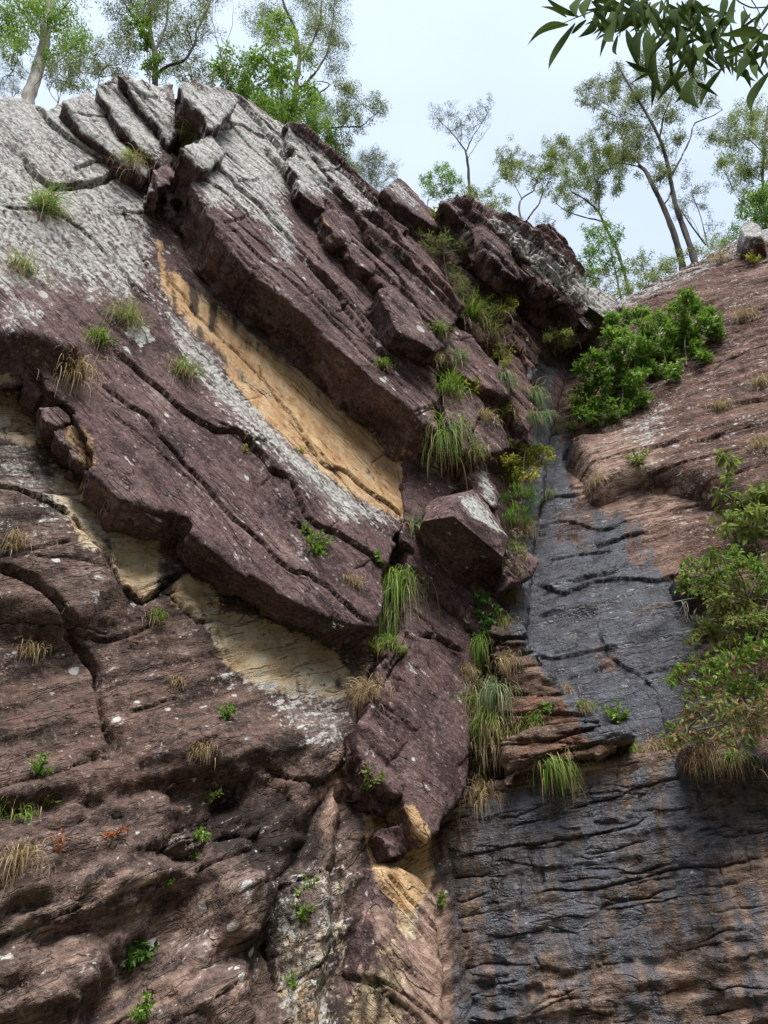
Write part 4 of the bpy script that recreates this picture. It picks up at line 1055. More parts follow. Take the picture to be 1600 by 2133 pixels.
def tuft(px, py, size, label, style='green', seed=0, group='grass tussocks rooted on the cliff'):
    rg = np.random.default_rng(1000 + seed)
    P, n = hit(px, py)
    if P is None: print('tuft missed', px, py); return
    m = 1.08 * size * np.linalg.norm(P - EYE) / 1750.               # metres across
    o = link('grass_tuft', None, None, label, 'grass', group); o.location = P
    base = np.zeros(3) - n * .03
    mats = {'green': G_GREEN, 'dark': G_DARK, 'blue': G_BLUE, 'hang': G_GREEN, 'hangblue': G_BLUE, 'dry': G_DRY, 'drygreen': G_GREEN, 'hangdark': G_DARK}
    cfg = {'green': (170, .62, 1.6, 70), 'dark': (150, .7, 2.4, 50), 'blue': (140, .62, 1.9, 50), 'hang': (190, .95, 3.6, 90), 'hangblue': (150, .9, 3.8, 60), 'dry': (60, .55, 2.2, 170), 'drygreen': (90, .62, 1.9, 130), 'hangdark': (170, .95, 3.4, 60)}[style]
    w = max(.010, min(.022, .012 + m * .006))
    subs = [blades(base + rg.normal(0, 1, 3) * m * np.array((.20, .10, .12)) * (j_ > 0), n, int(cfg[0] * (.75, .4, .3)[j_]), m * cfg[1] * (1, .75, .6)[j_], m * .09, cfg[2] * rg.uniform(.7, 1.4), w, rg, up=.9 if 'hang' not in style else .45, out=.55) for j_ in range(3)]
    ns_ = np.cumsum([0] + [len(b_[0]) for b_ in subs])
    V = np.concatenate([b_[0] for b_ in subs]); F = np.concatenate([b_[1] + o_ for b_, o_ in zip(subs, ns_)]); t = np.concatenate([b_[2] for b_ in subs])
    link('blades', mesh('blades', V, [F], mats[style], True, {'tone': t}), o)
    V, F, t = blades(base, n, cfg[3], m * cfg[1] * 1.0, m * .20, 4.0, w * .7, rg, up=.25, out=.5)
    link('dead_blades', mesh('dead_blades', V, [F], G_DRY, True, {'tone': t}), o)
    return o

def herb(px, py, size, label, mat=None, seed=0, stems=5, leaf=.28, name='leafy_plant', cat='plant', droop=.2, group='small leafy plants on the rock', up=.9):
    """a few stems carrying leaves along them"""
    rg = np.random.default_rng(2000 + seed)
    P, n = hit(px, py)
    if P is None: print('herb missed', px, py); return
    m = .85 * size * np.linalg.norm(P - EYE) / 1750.
    o = link(name, None, None, label, cat, group); o.location = P
    lines, C, D = [], [], []
    for i in range(stems):
        d = nrm(n * .5 + np.array((0, 0, up)) + rg.normal(0, .45, 3)); p = rg.normal(0, m * .04, 3) - n * .02
        q = [p]
        for j in range(7):
            p = p + d * m * .11 * rg.uniform(.7, 1.3); d = nrm(d + np.array((0, 0, -droop * .3)) + rg.normal(0, .15, 3)); q.append(p)
            for k_ in range(rg.integers(2, 5)):
                C.append(p); D.append(d * .35 + rg.normal(0, .7, 3) + n * .25)
        lines.append((np.array(q), np.linspace(.012, .004, 8) * max(.5, min(1.2, m))))
    V, F = tubes(lines, 4)
    link('stem', mesh('stem', V, [F], K_STEM, True), o)
    link('leaves', leaf_mesh('leaves', np.array(C), np.array(D), m * leaf, m * leaf * .42, mat or L_SHRUB, rg), o)
    return o
# ------------------------------------------------------------------ trees along the skyline
SK = 'gum trees and saplings along the skyline'
woody('gum_tree', 'thick pale trunked gum tree at the far left of the skyline', 'tree', 15.6, (58, 230), [([(48, 260), (60, 200), (76, 150), (90, 95), (98, 45), (108, -40), (112, -120)], .24, .15), ([(92, 90), (60, 40), (30, 0), (0, -40)], .07, .03), ([(98, 45), (140, 10), (170, -40)], .06, .03)],
    [(30, 62, 36), (80, 40, 46), (140, 52, 34), (50, 0, 50), (120, 0, 50), (160, 90, 26), (30, 110, 26), (120, 110, 26), (10, 30, 40)], L_BRIGHT, K_GREY, (.16, .05), 130, .9, 1, SK)
woody('gum_tree', 'dark forked gum tree left of the two top notches', 'tree', 16.2, (322, 200), [([(322, 230), (324, 160), (322, 110), (310, 60), (318, 10), (330, -60)], .13, .06), ([(324, 158), (350, 136), (382, 128), (402, 100), (412, 60), (436, 10), (450, -40)], .06, .03), ([(318, 90), (288, 50), (262, 10), (240, -30)], .05, .02), ([(322, 110), (345, 60), (350, 0), (365, -50)], .05, .02), ([(402, 100), (390, 60), (392, 20)], .03, .015)],
    [(255, 30, 34), (290, 8, 36), (350, 30, 36), (400, 30, 34), (430, 60, 24), (380, 80, 26), (345, 90, 24), (270, 70, 24), (410, 120, 18), (330, -10, 44), (440, -10, 40)], L_OLIVE, K_DARK, (.12, .026), 320, .9, 2, SK)
woody('young_tree', 'slim bright green sapling in front of the dark forked gum', 'tree', 15.4, (314, 185), [([(316, 215), (312, 150), (304, 90), (296, 40)], .03, .012)], [(292, 46, 18), (302, 72, 16), (312, 100, 18), (322, 128, 16), (306, 140, 14), (282, 52, 12)], L_BRIGHT, K_BROWN, (.15, .06), 230, .7, 3, SK, zspread=.2)
woody('gum_tree', 'tall wispy gum leaning over the bright green shrubs left of the open sky', 'tree', 18.5, (612, 300), [([(605, 330), (612, 250), (616, 180), (626, 120), (616, 60), (590, 10), (575, -60)], .13, .05), ([(622, 135), (650, 90), (668, 40), (672, -30)], .06, .03), ([(616, 190), (655, 158), (682, 110), (692, 50), (700, -20)], .06, .02), ([(640, 220), (690, 172), (660, 170)], .03, .02), ([(640, 265), (720, 265), (760, 262), (785, 232)], .035, .012)],
    [(545, 20, 38), (590, 45, 34), (640, 15, 40), (690, 20, 36), (700, 80, 32), (660, 60, 30), (690, 130, 30), (715, 180, 30), (735, 225, 30), (775, 225, 26), (790, 210, 16), (745, 265, 22), (700, 220, 30), (650, 110, 24), (720, 290, 20), (560, 70, 22)], L_OLIVE, K_DARK, (.11, .026), 340, .9, 4, SK)
woody('broadleaf_tree', 'bright green broadleaf tree left of the open sky', 'tree', 17.4, (592, 265), [([(598, 300), (594, 240), (588, 180), (570, 120), (565, 60)], .05, .02), ([(588, 190), (540, 160), (490, 145)], .03, .012), ([(592, 220), (630, 190), (650, 160)], .03, .012)],
    [(455, 150, 22), (490, 130, 30), (520, 165, 32), (545, 115, 30), (570, 160, 36), (605, 150, 32), (560, 205, 32), (605, 215, 36), (640, 195, 28), (575, 55, 26), (625, 110, 24), (515, 205, 24), (640, 240, 26), (585, 240, 26)], L_BRIGHT, K_BROWN, (.19, .07), 130, .6, 5, SK)
woody('needle_bush', 'dense fine leaved green bush hanging over the skyline right of the broadleaf tree', 'bush', 17.3, (640, 268), [([(645, 290), (640, 255), (635, 225)], .03, .015)], [(610, 225, 28), (640, 212, 32), (668, 232, 28), (640, 245, 28), (600, 250, 20), (680, 258, 20)], L_SHRUB, K_BROWN, (.20, .012), 420, -.5, 6, 'bushes along the skyline')
woody('scrub_bush', 'loose green scrub below the wispy gum on the skyline', 'bush', 18.2, (700, 330), [([(705, 345), (702, 310), (690, 280)], .02, .01)], [(690, 270, 24), (700, 300, 24), (675, 290, 18), (715, 262, 18), (660, 275, 18), (708, 325, 14)], L_SHRUB, K_BROWN, (.13, .045), 220, .5, 7, 'bushes along the skyline')
woody('dead_sapling', 'bare leafless forked sapling on the upper left skyline', 'tree', 16.8, (468, 190), [([(475, 215), (466, 130), (450, 80), (440, 30), (446, -30)], .022, .008), ([(466, 130), (480, 70), (488, 20), (480, -20)], .014, .005), ([(450, 80), (430, 50), (424, 10)], .010, .004)], [], L_GREY, K_BROWN, seed=8, group=SK)
woody('scrub_bush', 'grey leafless looking scrub at the left picture edge on the skyline', 'bush', 15.4, (28, 205), [([(25, 225), (28, 180), (30, 130)], .02, .01)], [(10, 120, 26), (35, 130, 24), (15, 160, 26), (48, 165, 18), (0, 185, 22), (40, 190, 14)], L_GREY, K_BROWN, (.07, .012), 330, -.3, 9, 'bushes along the skyline')
woody('scrub_bush', 'olive scrub between the pale trunk and the dark forked gum', 'bush', 16.4, (205, 200), [([(205, 220), (205, 160), (200, 110)], .025, .01), ([(205, 160), (240, 120), (255, 90)], .02, .008)], [(170, 110, 28), (200, 85, 28), (235, 105, 30), (255, 140, 26), (215, 140, 28), (180, 150, 24), (150, 140, 22), (135, 170, 20), (270, 105, 20), (250, 165, 18)], L_OLIVE, K_BROWN, (.10, .03), 250, .3, 10, 'bushes along the skyline')
woody('scrub_bush', 'fluffy grey green bush on the skyline where the left cliff dips to open sky', 'bush', 20.2, (775, 395), [([(775, 410), (772, 370), (765, 340)], .025, .01)], [(745, 345, 24), (770, 330, 28), (800, 345, 24), (775, 360, 28), (745, 370, 20), (812, 365, 14), (790, 380, 18)], L_GREY, K_BROWN, (.15, .014), 420, -.4, 11, 'bushes along the skyline')
woody('scrub_bush', 'small dark green bush in front of the pointed skyline block', 'bush', 19.4, (820, 425), [([(822, 435), (820, 410)], .02, .01)], [(808, 402, 16), (828, 400, 16), (840, 412, 12), (815, 415, 14)], L_DARK, K_BROWN, (.12, .012), 700, -.5, 12, 'bushes along the skyline')
woody('gum_tree', 'lone thin gum tree standing against open sky in the middle', 'tree', 27, (978, 400), [([(980, 430), (977, 380), (974, 330), (970, 314)], .09, .06), ([(970, 314), (952, 290), (935, 270), (915, 250)], .04, .012), ([(971, 316), (982, 290), (1000, 262), (1018, 230)], .04, .012), ([(975, 330), (1000, 290), (1022, 262)], .02, .01), ([(960, 300), (962, 270), (960, 250)], .02, .01)],
    [(905, 235, 15), (918, 256, 16), (938, 240, 14), (942, 272, 16), (962, 258, 16), (960, 285, 16), (985, 268, 16), (992, 240, 14), (1012, 225, 15), (1020, 205, 9), (1005, 250, 12), (975, 240, 10), (940, 218, 9)], L_GREY, K_DARK, (.14, .026), 150, .8, 13, SK, zspread=.6)
woody('round_tree', 'small round headed tree right of the pointed skyline block', 'tree', 23, (892, 440), [([(888, 455), (890, 420), (905, 390)], .025, .012), ([(890, 420), (920, 400), (930, 380)], .018, .008)], [(888, 370, 15), (908, 352, 18), (930, 362, 16), (942, 382, 14), (920, 382, 18), (895, 390, 14), (912, 402, 14), (935, 400, 11)], L_BRIGHT, K_BROWN, (.13, .04), 260, .6, 14, SK, zspread=.3)
woody('scrub_bush', 'light green bushy saplings crowding the skyline under the lone gum', 'bush', 25, (1015, 465), [([(1015, 485), (1010, 440), (990, 400)], .025, .01), ([(1015, 470), (1040, 440), (1050, 410)], .02, .01)], [(978, 388, 17), (995, 405, 17), (1018, 392, 15), (1030, 420, 18), (1010, 430, 17), (1050, 445, 17), (1035, 455, 15), (1055, 420, 12), (975, 410, 12)], L_EUC, K_BROWN, (.14, .035), 220, .6, 15, 'bushes along the skyline')
woody('gum_tree', 'twin stemmed crooked tree rising from the far outcrop', 'tree', 28, (1086, 480), [([(1088, 500), (1086, 460), (1080, 430), (1088, 410), (1110, 400)], .07, .04), ([(1090, 480), (1098, 455), (1120, 432), (1130, 405), (1128, 380)], .06, .03), ([(1086, 412), (1070, 380), (1060, 345)], .03, .012), ([(1110, 400), (1125, 360), (1140, 320)], .03, .012)],
    [(1045, 325, 18), (1065, 340, 20), (1050, 362, 18), (1080, 365, 20), (1100, 345, 18), (1115, 370, 20), (1135, 345, 20), (1150, 310, 18), (1140, 385, 18), (1072, 318, 14), (1160, 350, 18)], L_EUC, K_BROWN, (.16, .038), 230, .85, 16, SK, zspread=.9)
woody('gum_tree', 'wide spreading gum tree left of the two tall right hand trunks', 'tree', 29, (1300, 590), [([(1312, 620), (1302, 570), (1286, 520), (1262, 475), (1248, 440), (1215, 412), (1190, 400)], .10, .04), ([(1256, 462), (1215, 452), (1178, 440), (1160, 425)], .05, .02), ([(1248, 440), (1250, 400), (1235, 360), (1240, 320)], .05, .02), ([(1286, 520), (1250, 490), (1245, 470)], .03, .02)],
    [(1170, 300, 20), (1150, 330, 20), (1190, 325, 24), (1220, 310, 24), (1250, 335, 26), (1215, 350, 26), (1180, 365, 22), (1245, 375, 24), (1280, 350, 24), (1275, 310, 22), (1290, 385, 22), (1210, 395, 22), (1170, 400, 18), (1240, 415, 20), (1195, 430, 16), (1300, 330, 20)], L_EUC, K_BROWN, (.17, .04), 230, .85, 17, SK, zspread=1.3)
woody('gum_tree', 'left one of two tall dark trunked gums on the right skyline', 'tree', 26, (1424, 560), [([(1428, 600), (1420, 540), (1402, 480), (1382, 430), (1362, 390), (1345, 355), (1330, 345)], .17, .09), ([(1345, 355), (1320, 330), (1300, 300), (1290, 270)], .05, .02), ([(1335, 348), (1290, 338), (1270, 345)], .04, .02), ([(1382, 430), (1400, 400), (1398, 370)], .04, .02)],
    [(1280, 255, 24), (1300, 290, 24), (1325, 265, 24), (1330, 305, 24), (1355, 330, 22), (1300, 330, 20), (1395, 360, 20), (1350, 285, 22), (1375, 375, 18), (1260, 285, 18)], L_OLIVE, K_DARK, (.16, .036), 230, .85, 18, SK, zspread=1.2)
woody('gum_tree', 'taller right one of two dark trunked gums on the right skyline', 'tree', 25.4, (1448, 545), [([(1456, 590), (1446, 535), (1426, 480), (1408, 430), (1398, 380), (1390, 335), (1375, 290), (1352, 245), (1328, 205), (1300, 160), (1285, 130)], .17, .04), ([(1396, 370), (1422, 325), (1438, 290), (1445, 255), (1480, 245), (1505, 228)], .06, .02), ([(1375, 290), (1380, 250), (1400, 200), (1410, 160)], .05, .02), ([(1352, 245), (1320, 240), (1290, 230)], .03, .015)],
    [(1225, 185, 18), (1245, 210, 22), (1265, 175, 22), (1290, 150, 24), (1285, 200, 26), (1320, 170, 26), (1325, 220, 26), (1355, 190, 26), (1380, 150, 26), (1370, 220, 24), (1405, 185, 26), (1430, 150, 24), (1400, 240, 22), (1440, 200, 24), (1460, 165, 22), (1480, 215, 16), (1250, 250, 20), (1340, 130, 22), (1420, 290, 18), (1215, 215, 12), (1395, 300, 18)], L_OLIVE, K_DARK, (.15, .035), 240, .85, 19, SK, zspread=1.3)
woody('sapling_tree', 'thin dark sapling leaning between the tall gums and the right edge', 'tree', 27, (1480, 520), [([(1470, 510), (1440, 470), (1420, 440), (1400, 420)], .05, .02), ([(1475, 515), (1460, 450), (1440, 400)], .03, .015)], [(1425, 415, 18), (1445, 395, 18), (1410, 440, 16), (1455, 430, 16), (1480, 470, 16), (1430, 370, 18), (1470, 400, 14)], L_GREY, K_DARK, (.13, .03), 140, .8, 20, SK)
woody('gum_tree', 'airy gum tree at the right picture edge behind the overhanging leaves', 'tree', 26, (1590, 480), [([(1600, 520), (1594, 440), (1588, 380), (1592, 300), (1600, 220)], .09, .05), ([(1590, 380), (1560, 360), (1530, 350)], .03, .015), ([(1592, 320), (1560, 290), (1530, 270)], .03, .015)],
    [(1490, 290, 22), (1515, 265, 24), (1545, 250, 24), (1575, 235, 24), (1530, 305, 24), (1560, 290, 24), (1590, 290, 24), (1510, 340, 20), (1545, 345, 24), (1580, 345, 24), (1560, 385, 22), (1595, 390, 22), (1530, 380, 18), (1600, 250, 22), (1620, 330, 26)], L_EUC, K_BROWN, (.15, .036), 240, .85, 21, SK, zspread=1.2)
woody('dark_bush', 'dark green bush beside the skyline boulder at the right edge', 'bush', 25, (1585, 475), [([(1590, 490), (1585, 450), (1578, 425)], .03, .012)], [(1565, 420, 22), (1590, 410, 22), (1575, 445, 22), (1605, 440, 22), (1550, 445, 14), (1600, 465, 16)], L_SHRUB, K_BROWN, (.17, .06), 200, .5, 22, 'bushes along the skyline')
woody('broadleaf_tree', 'mid green layered small tree at the head of the gully', 'tree', 25, (1285, 615), [([(1296, 640), (1288, 590), (1276, 540), (1262, 490)], .05, .02), ([(1280, 555), (1240, 540), (1220, 520)], .03, .012), ([(1285, 580), (1300, 550), (1310, 530)], .02, .01)],
    [(1255, 470, 20), (1235, 490, 20), (1275, 490, 20), (1250, 515, 22), (1225, 530, 18), (1275, 530, 20), (1240, 555, 20), (1218, 575, 20), (1262, 570, 18), (1295, 560, 16), (1230, 600, 18), (1205, 590, 14)], L_SHRUB, K_BROWN, (.16, .045), 190, .7, 23, SK, zspread=.6)
woody('scrub_bush', 'soft light green scrub at the feet of the tall right hand gums', 'bush', 24.5, (1350, 600), [([(1350, 620), (1345, 580), (1340, 560)], .02, .01)], [(1310, 570, 20), (1335, 550, 20), (1360, 560, 20), (1385, 545, 18), (1400, 560, 15), (1325, 590, 18), (1300, 600, 16), (1350, 585, 18), (1375, 580, 14), (1340, 530, 14)], L_EUC, K_BROWN, (.14, .03), 230, .5, 24, 'bushes along the skyline')
woody('scrub_bush', 'brownish scrub on the far outcrop beside the gully head', 'bush', 24, (1235, 605), [([(1236, 620), (1230, 590), (1225, 570)], .02, .01)], [(1225, 575, 17), (1250, 580, 17), (1265, 598, 14), (1210, 592, 14), (1240, 600, 14)], L_OLIVE, K_BROWN, (.11, .02), 260, .3, 25, 'bushes along the skyline', dead=(L_BROWN, .35))
woody('sapling_tree', 'spindly sapling above the weathered outcrop left of the gully head', 'tree', 25.5, (1140, 510), [([(1142, 525), (1140, 490), (1132, 465)], .014, .006), ([(1140, 500), (1155, 480), (1158, 460)], .010, .004)], [(1122, 460, 11), (1140, 455, 11), (1150, 475, 10), (1130, 480, 9)], L_GREY, K_BROWN, (.11, .025), 180, .7, 26, SK, zspread=.3)
woody('scrub_bush', 'small pale scrub on the right skyline beside the boulder', 'bush', 24, (1490, 515), [([(1490, 525), (1490, 505)], .012, .006)], [(1480, 500, 13), (1498, 498, 13), (1510, 508, 10)], L_EUC, K_BROWN, (.11, .025), 260, .5, 27, 'bushes along the skyline')
slab('boulder', [(1528, 482), (1540, 465), (1575, 457), (1598, 468), (1606, 492), (1570, 500), (1535, 498)], .8, -.8, pl=PR1, bd=B1, mat=M_SLOPE, seed=201, res=.06, bulge=.25, rough=1.0, label='pale lichened boulder sitting on the right skyline', category='boulder')

for i, (d_, b_, cl_, mt_, lf_, lb_) in enumerate((
    (16.6, (120, 205), [(105, 120, 26), (130, 100, 26), (150, 150, 24), (120, 165, 22), (95, 150, 20), (160, 185, 16)], L_OLIVE, (.11, .03), 'airy olive scrub just right of the pale trunk'),
    (17.2, (400, 175), [(370, 150, 22), (395, 150, 22), (420, 160, 20), (345, 150, 20), (440, 170, 16), (365, 120, 20)], L_OLIVE, (.11, .03), 'low scrub behind the two top notches'),
    (17.6, (530, 235), [(470, 175, 22), (500, 185, 26), (530, 205, 26), (560, 235, 24), (590, 255, 22), (480, 200, 16)], L_SHRUB, (.15, .05), 'green scrub at the foot of the broadleaf tree'),
    (18.6, (720, 350), [(715, 330, 18), (735, 350, 18), (700, 320, 16), (755, 385, 14), (690, 300, 18)], L_EUC, (.12, .035), 'light green scrub under the wispy gum near the fluffy grey bush'),
    (24.2, (1260, 640), [(1215, 605, 15), (1240, 615, 16), (1268, 618, 16), (1290, 612, 15), (1312, 604, 14)], L_EUC, (.12, .03), 'green scrub filling the head of the gully below the layered small tree'),
    (24.8, (1535, 500), [(1520, 495, 14), (1545, 480, 13), (1505, 505, 12), (1535, 470, 12)], L_SHRUB, (.13, .04), 'green scrub just left of the skyline boulder'),
    (24.0, (960, 440), [(940, 420, 12), (958, 415, 13), (975, 428, 12), (1000, 440, 12), (1070, 465, 13), (1088, 458, 11)], L_OLIVE, (.11, .025), 'low olive scrub along the crest behind the cave outcrop'),
    (27.5, (1180, 560), [(1175, 535, 15), (1195, 550, 15), (1165, 515, 12), (1150, 505, 11)], L_GREY, (.11, .025), 'thin grey scrub on the crest of the weathered outcrop'),
    (25.5, (1410, 580), [(1405, 540, 16), (1430, 530, 16), (1465, 525, 16), (1385, 560, 14), (1490, 515, 12)], L_EUC, (.12, .03), 'light scrub around the feet of the two tall trunks'))):
    woody('scrub_bush', lb_, 'bush', d_, b_, [([(b_[0], b_[1] + 20), (b_[0], b_[1] - 10), (b_[0] - 5, b_[1] - 40)], .02, .008)], cl_, mt_, K_BROWN, lf_, 230, .4, 230 + i, 'bushes along the skyline')

# the wedge boulder: its own faces, jutting out of the gully
def wedge():
    v = [(880, 1085, 2.0), (945, 1052, 2.55), (990, 1018, 1.9), (1056, 1118, 2.1), (1050, 1162, 2.1), (945, 1075, 2.62), (1040, 1215, 1.0), (940, 1215, 1.0), (862, 1120, 1.0), (905, 1030, 1.0), (1000, 1000, .9)]
    W_ = np.array([PL.hit(a, b, h) for a, b, h in v])
    f = [(0, 5, 1), (0, 8, 7, 5), (5, 7, 6, 4), (5, 4, 3, 1), (1, 3, 2), (1, 2, 10, 9), (0, 1, 9), (0, 9, 8), (3, 4, 6, 10, 2)]
    Vs, Fs, off = [], [], 0
    for q in f:
        c = W_[list(q)]
        tris = [(0, i, i + 1) for i in range(1, len(q) - 1)]
        for a, b, d in tris:
            N_ = 22
            g = [(i, j) for i in range(N_ + 1) for j in range(N_ + 1 - i)]
            ix = {p: n for n, p in enumerate(g)}
            P = np.array([c[a] + (c[b] - c[a]) * i / N_ + (c[d] - c[a]) * j / N_ for i, j in g])
            T = []
            for i in range(N_):
                for j in range(N_ - i):
                    T.append((ix[i, j], ix[i + 1, j], ix[i, j + 1]))
                    if i + j < N_ - 1: T.append((ix[i + 1, j], ix[i + 1, j + 1], ix[i, j + 1]))
            Vs.append(P); Fs.append(np.array(T) + off); off += len(P)
    V = np.concatenate(Vs)
    ctr = W_.mean(0)
    dis = .05 * fbm(V * .9, 4) + .035 * (cells(V * np.array((1.2, 1.2, 2.0))) - .5) + .02 * ridged(V * 2.2, 3)
    dr = V - ctr; dr /= np.linalg.norm(dr, axis=1)[:, None]
    V = V + dr * dis[:, None]
    att = masks(V)
    att['crust'][:, 1] = 0
    low = ((V - ctr) @ np.array((0, 0, 1.0))) < -.25
    att['crust'][low, 0] *= .2
    return link('boulder', mesh('boulder', V, [np.concatenate(Fs)], M_ROCK, False, att), None, 'big purple wedge boulder with a black underside jutting from the corner gully', 'boulder')
wedge()
def prow():
    LS('rock_block', 'dark brown prow of rock left of the overgrown gully', [(852, 960), (870, 930), (900, 900), (925, 935), (938, 985), (955, 1030), (905, 1060), (872, 1085), (856, 1078)], 1.42, .8, plain=('och',), seed=203, res=.05, lam=1.6, blocky=.06, side=(.1, .3, .7), tilt=(.3, 0), auto=4)
prow()
dg = None

# ------------------------------------------------------------------ shrubs on the rock
SH = 'shrubs rooted on the right hand slope and gully'
def shrub(name, label, base, limbs, clumps, *a, lift=.3, **kw):
    P, n = hit(*base)
    return woody(name, label, 'shrub', P[1] - lift, base, limbs, clumps, *a, group=SH, trunk_name='stems', crown_name='leaves', **kw)
shrub('leafy_shrub', 'lower left half of the glossy green shrub on the right hand ledge', (1270, 860), [([(1290, 870), (1300, 800), (1315, 740), (1330, 680), (1340, 640)], .03, .012), ([(1270, 870), (1260, 820), (1250, 790)], .02, .01), ([(1330, 850), (1325, 790), (1318, 720)], .02, .01)],
    [(1215, 860, 22), (1240, 835, 24), (1270, 840, 24), (1225, 810, 22), (1215, 770, 20), (1250, 780, 24), (1285, 790, 24), (1310, 810, 22), (1240, 745, 20), (1270, 740, 22), (1300, 760, 22), (1325, 780, 20), (1290, 700, 20), (1310, 660, 18), (1280, 660, 16), (1300, 720, 18), (1260, 700, 16), (1335, 650, 14), (1240, 866, 18), (1280, 868, 18), (1315, 848, 20), (1340, 830, 18), (1205, 840, 16), (1335, 720, 18), (1320, 745, 18)], L_SHRUB, K_TWIG, (.18, .085), 270, .35, seed=31, zspread=.35)
shrub('leafy_shrub', 'upper right half of the glossy green shrub on the right hand ledge', (1430, 740), [([(1430, 760), (1425, 700), (1440, 640), (1450, 600)], .03, .012), ([(1440, 750), (1480, 700), (1510, 690), (1535, 688)], .02, .008), ([(1390, 770), (1380, 720), (1370, 690)], .02, .01), ([(1450, 740), (1480, 660), (1460, 630)], .016, .008)],
    [(1350, 690, 22), (1380, 670, 22), (1360, 730, 22), (1395, 700, 22), (1395, 740, 20), (1420, 660, 22), (1430, 620, 18), (1445, 640, 20), (1450, 690, 24), (1480, 680, 22), (1495, 700, 16), (1420, 710, 20), (1450, 720, 16), (1365, 770, 18), (1345, 800, 16), (1470, 650, 16), (1375, 800, 18), (1405, 775, 18), (1435, 755, 18), (1460, 740, 16), (1340, 760, 20), (1345, 720, 20), (1410, 640, 16)], L_SHRUB, K_TWIG, (.18, .085), 270, .35, seed=32, zspread=.35)
shrub('leafy_shrub', 'light green shrub with large drooping leaves at the right edge above the thicket', (1570, 1110), [([(1575, 1130), (1560, 1080), (1540, 1040), (1515, 960)], .022, .008), ([(1570, 1100), (1590, 1050), (1600, 1030)], .02, .008)],
    [(1505, 950, 16), (1522, 962, 14), (1515, 990, 14), (1505, 1025, 16), (1540, 1040, 20), (1570, 1030, 22), (1600, 1030, 22), (1530, 1075, 20), (1560, 1075, 22), (1590, 1070, 22), (1510, 1105, 14), (1580, 1110, 18), (1550, 1110, 16)], L_EUC, K_BROWN, (.24, .085), 120, .8, seed=33, zspread=.3)
for i, (cl, lb, mt, ds) in enumerate((
    ([(1440, 1180, 22), (1480, 1165, 24), (1430, 1205, 18), (1500, 1195, 24), (1540, 1180, 24), (1580, 1165, 24), (1600, 1200, 26), (1465, 1210, 18), (1530, 1150, 18)], 'top tier of the brown stemmed thicket at the right edge', L_SHRUB, .12),
    ([(1500, 1240, 24), (1530, 1225, 24), (1570, 1235, 26), (1600, 1260, 28), (1540, 1275, 26), (1500, 1290, 22), (1575, 1290, 26), (1470, 1300, 18), (1510, 1330, 22), (1450, 1320, 14)], 'middle tier of the brown stemmed thicket at the right edge', L_EUC, .12),
    ([(1420, 1390, 16), (1450, 1375, 18), (1480, 1380, 20), (1520, 1370, 24), (1560, 1350, 26), (1600, 1340, 28), (1450, 1425, 20), (1490, 1420, 24), (1540, 1420, 26), (1590, 1410, 28), (1410, 1400, 12)], 'lower tier of the brown stemmed thicket at the right edge', L_SHRUB, .18),
    ([(1440, 1480, 18), (1470, 1465, 22), (1510, 1470, 24), (1550, 1470, 26), (1595, 1470, 28), (1430, 1520, 18), (1470, 1515, 20), (1520, 1525, 22), (1570, 1520, 24), (1410, 1535, 14)], 'foot of the brown stemmed thicket spilling over the ledge', L_OLIVE, .3))):
    b = [(1560, 1250), (1570, 1360), (1560, 1480), (1540, 1560)][i]
    shrub('thicket_shrub', lb, b, [([b, (b[0] - 20, b[1] - 60), (b[0] - 60, b[1] - 90)], .02, .008), ([b, (b[0] + 20, b[1] - 70), (b[0] + 30, b[1] - 110)], .02, .008), ([b, (b[0] - 60, b[1] - 30), (b[0] - 110, b[1] - 50)], .016, .006)],
        [(x_, y_, r_ * .95) for x_, y_, r_ in cl] + [(x_ - 14, y_ + 18, r_ * .6) for x_, y_, r_ in cl], mt, K_BROWN, (.13, .05), 230, .5, seed=40 + i, zspread=.35, dead=(L_BROWN, ds), lift=.45, sub=9)
shrub('leafy_shrub', 'yellow green shrub in the gully beside the wet channel', (1085, 1010), [([(1088, 1030), (1090, 980), (1095, 940)], .02, .01), ([(1090, 990), (1120, 960), (1140, 945)], .012, .006)],
    [(1045, 925, 14), (1070, 930, 16), (1095, 930, 18), (1120, 935, 18), (1142, 945, 13), (1075, 955, 16), (1105, 960, 18), (1130, 965, 14), (1085, 985, 16), (1060, 965, 13), (1110, 985, 13)], L_YELLOW, K_BROWN, (.12, .05), 330, .4, seed=51, zspread=.25, lift=1.1)
shrub('needle_bush', 'wispy upright fine leaved bush under the yellow green shrub', (1085, 1090), [([(1085, 1095), (1085, 1050)], .012, .006)], [(1062, 1040, 16), (1085, 1030, 18), (1105, 1035, 16), (1075, 1065, 16), (1098, 1065, 14), (1065, 1075, 12)], L_SHRUB, K_BROWN, (.17, .014), 620, -1.2, seed=52, zspread=.15, lift=.8)
shrub('needle_bush', 'pale feathery bush in the upper gully below the pointed block', (925, 545), [([(932, 600), (930, 560), (925, 530)], .02, .01)], [(895, 505, 16), (920, 500, 18), (945, 505, 16), (960, 520, 13), (905, 525, 16), (935, 530, 16), (885, 490, 12)], L_OLIVE, K_BROWN, (.16, .014), 460, -.4, seed=53, zspread=.3)
shrub('needle_bush', 'pale green bush growing from the gully strata above the big tussocks', (960, 610), [([(965, 625), (962, 600)], .015, .008)], [(950, 575, 14), (968, 590, 15), (955, 605, 14), (978, 615, 14), (940, 560, 12), (985, 635, 11)], L_OLIVE, K_BROWN, (.15, .014), 520, -.5, seed=54, zspread=.25)
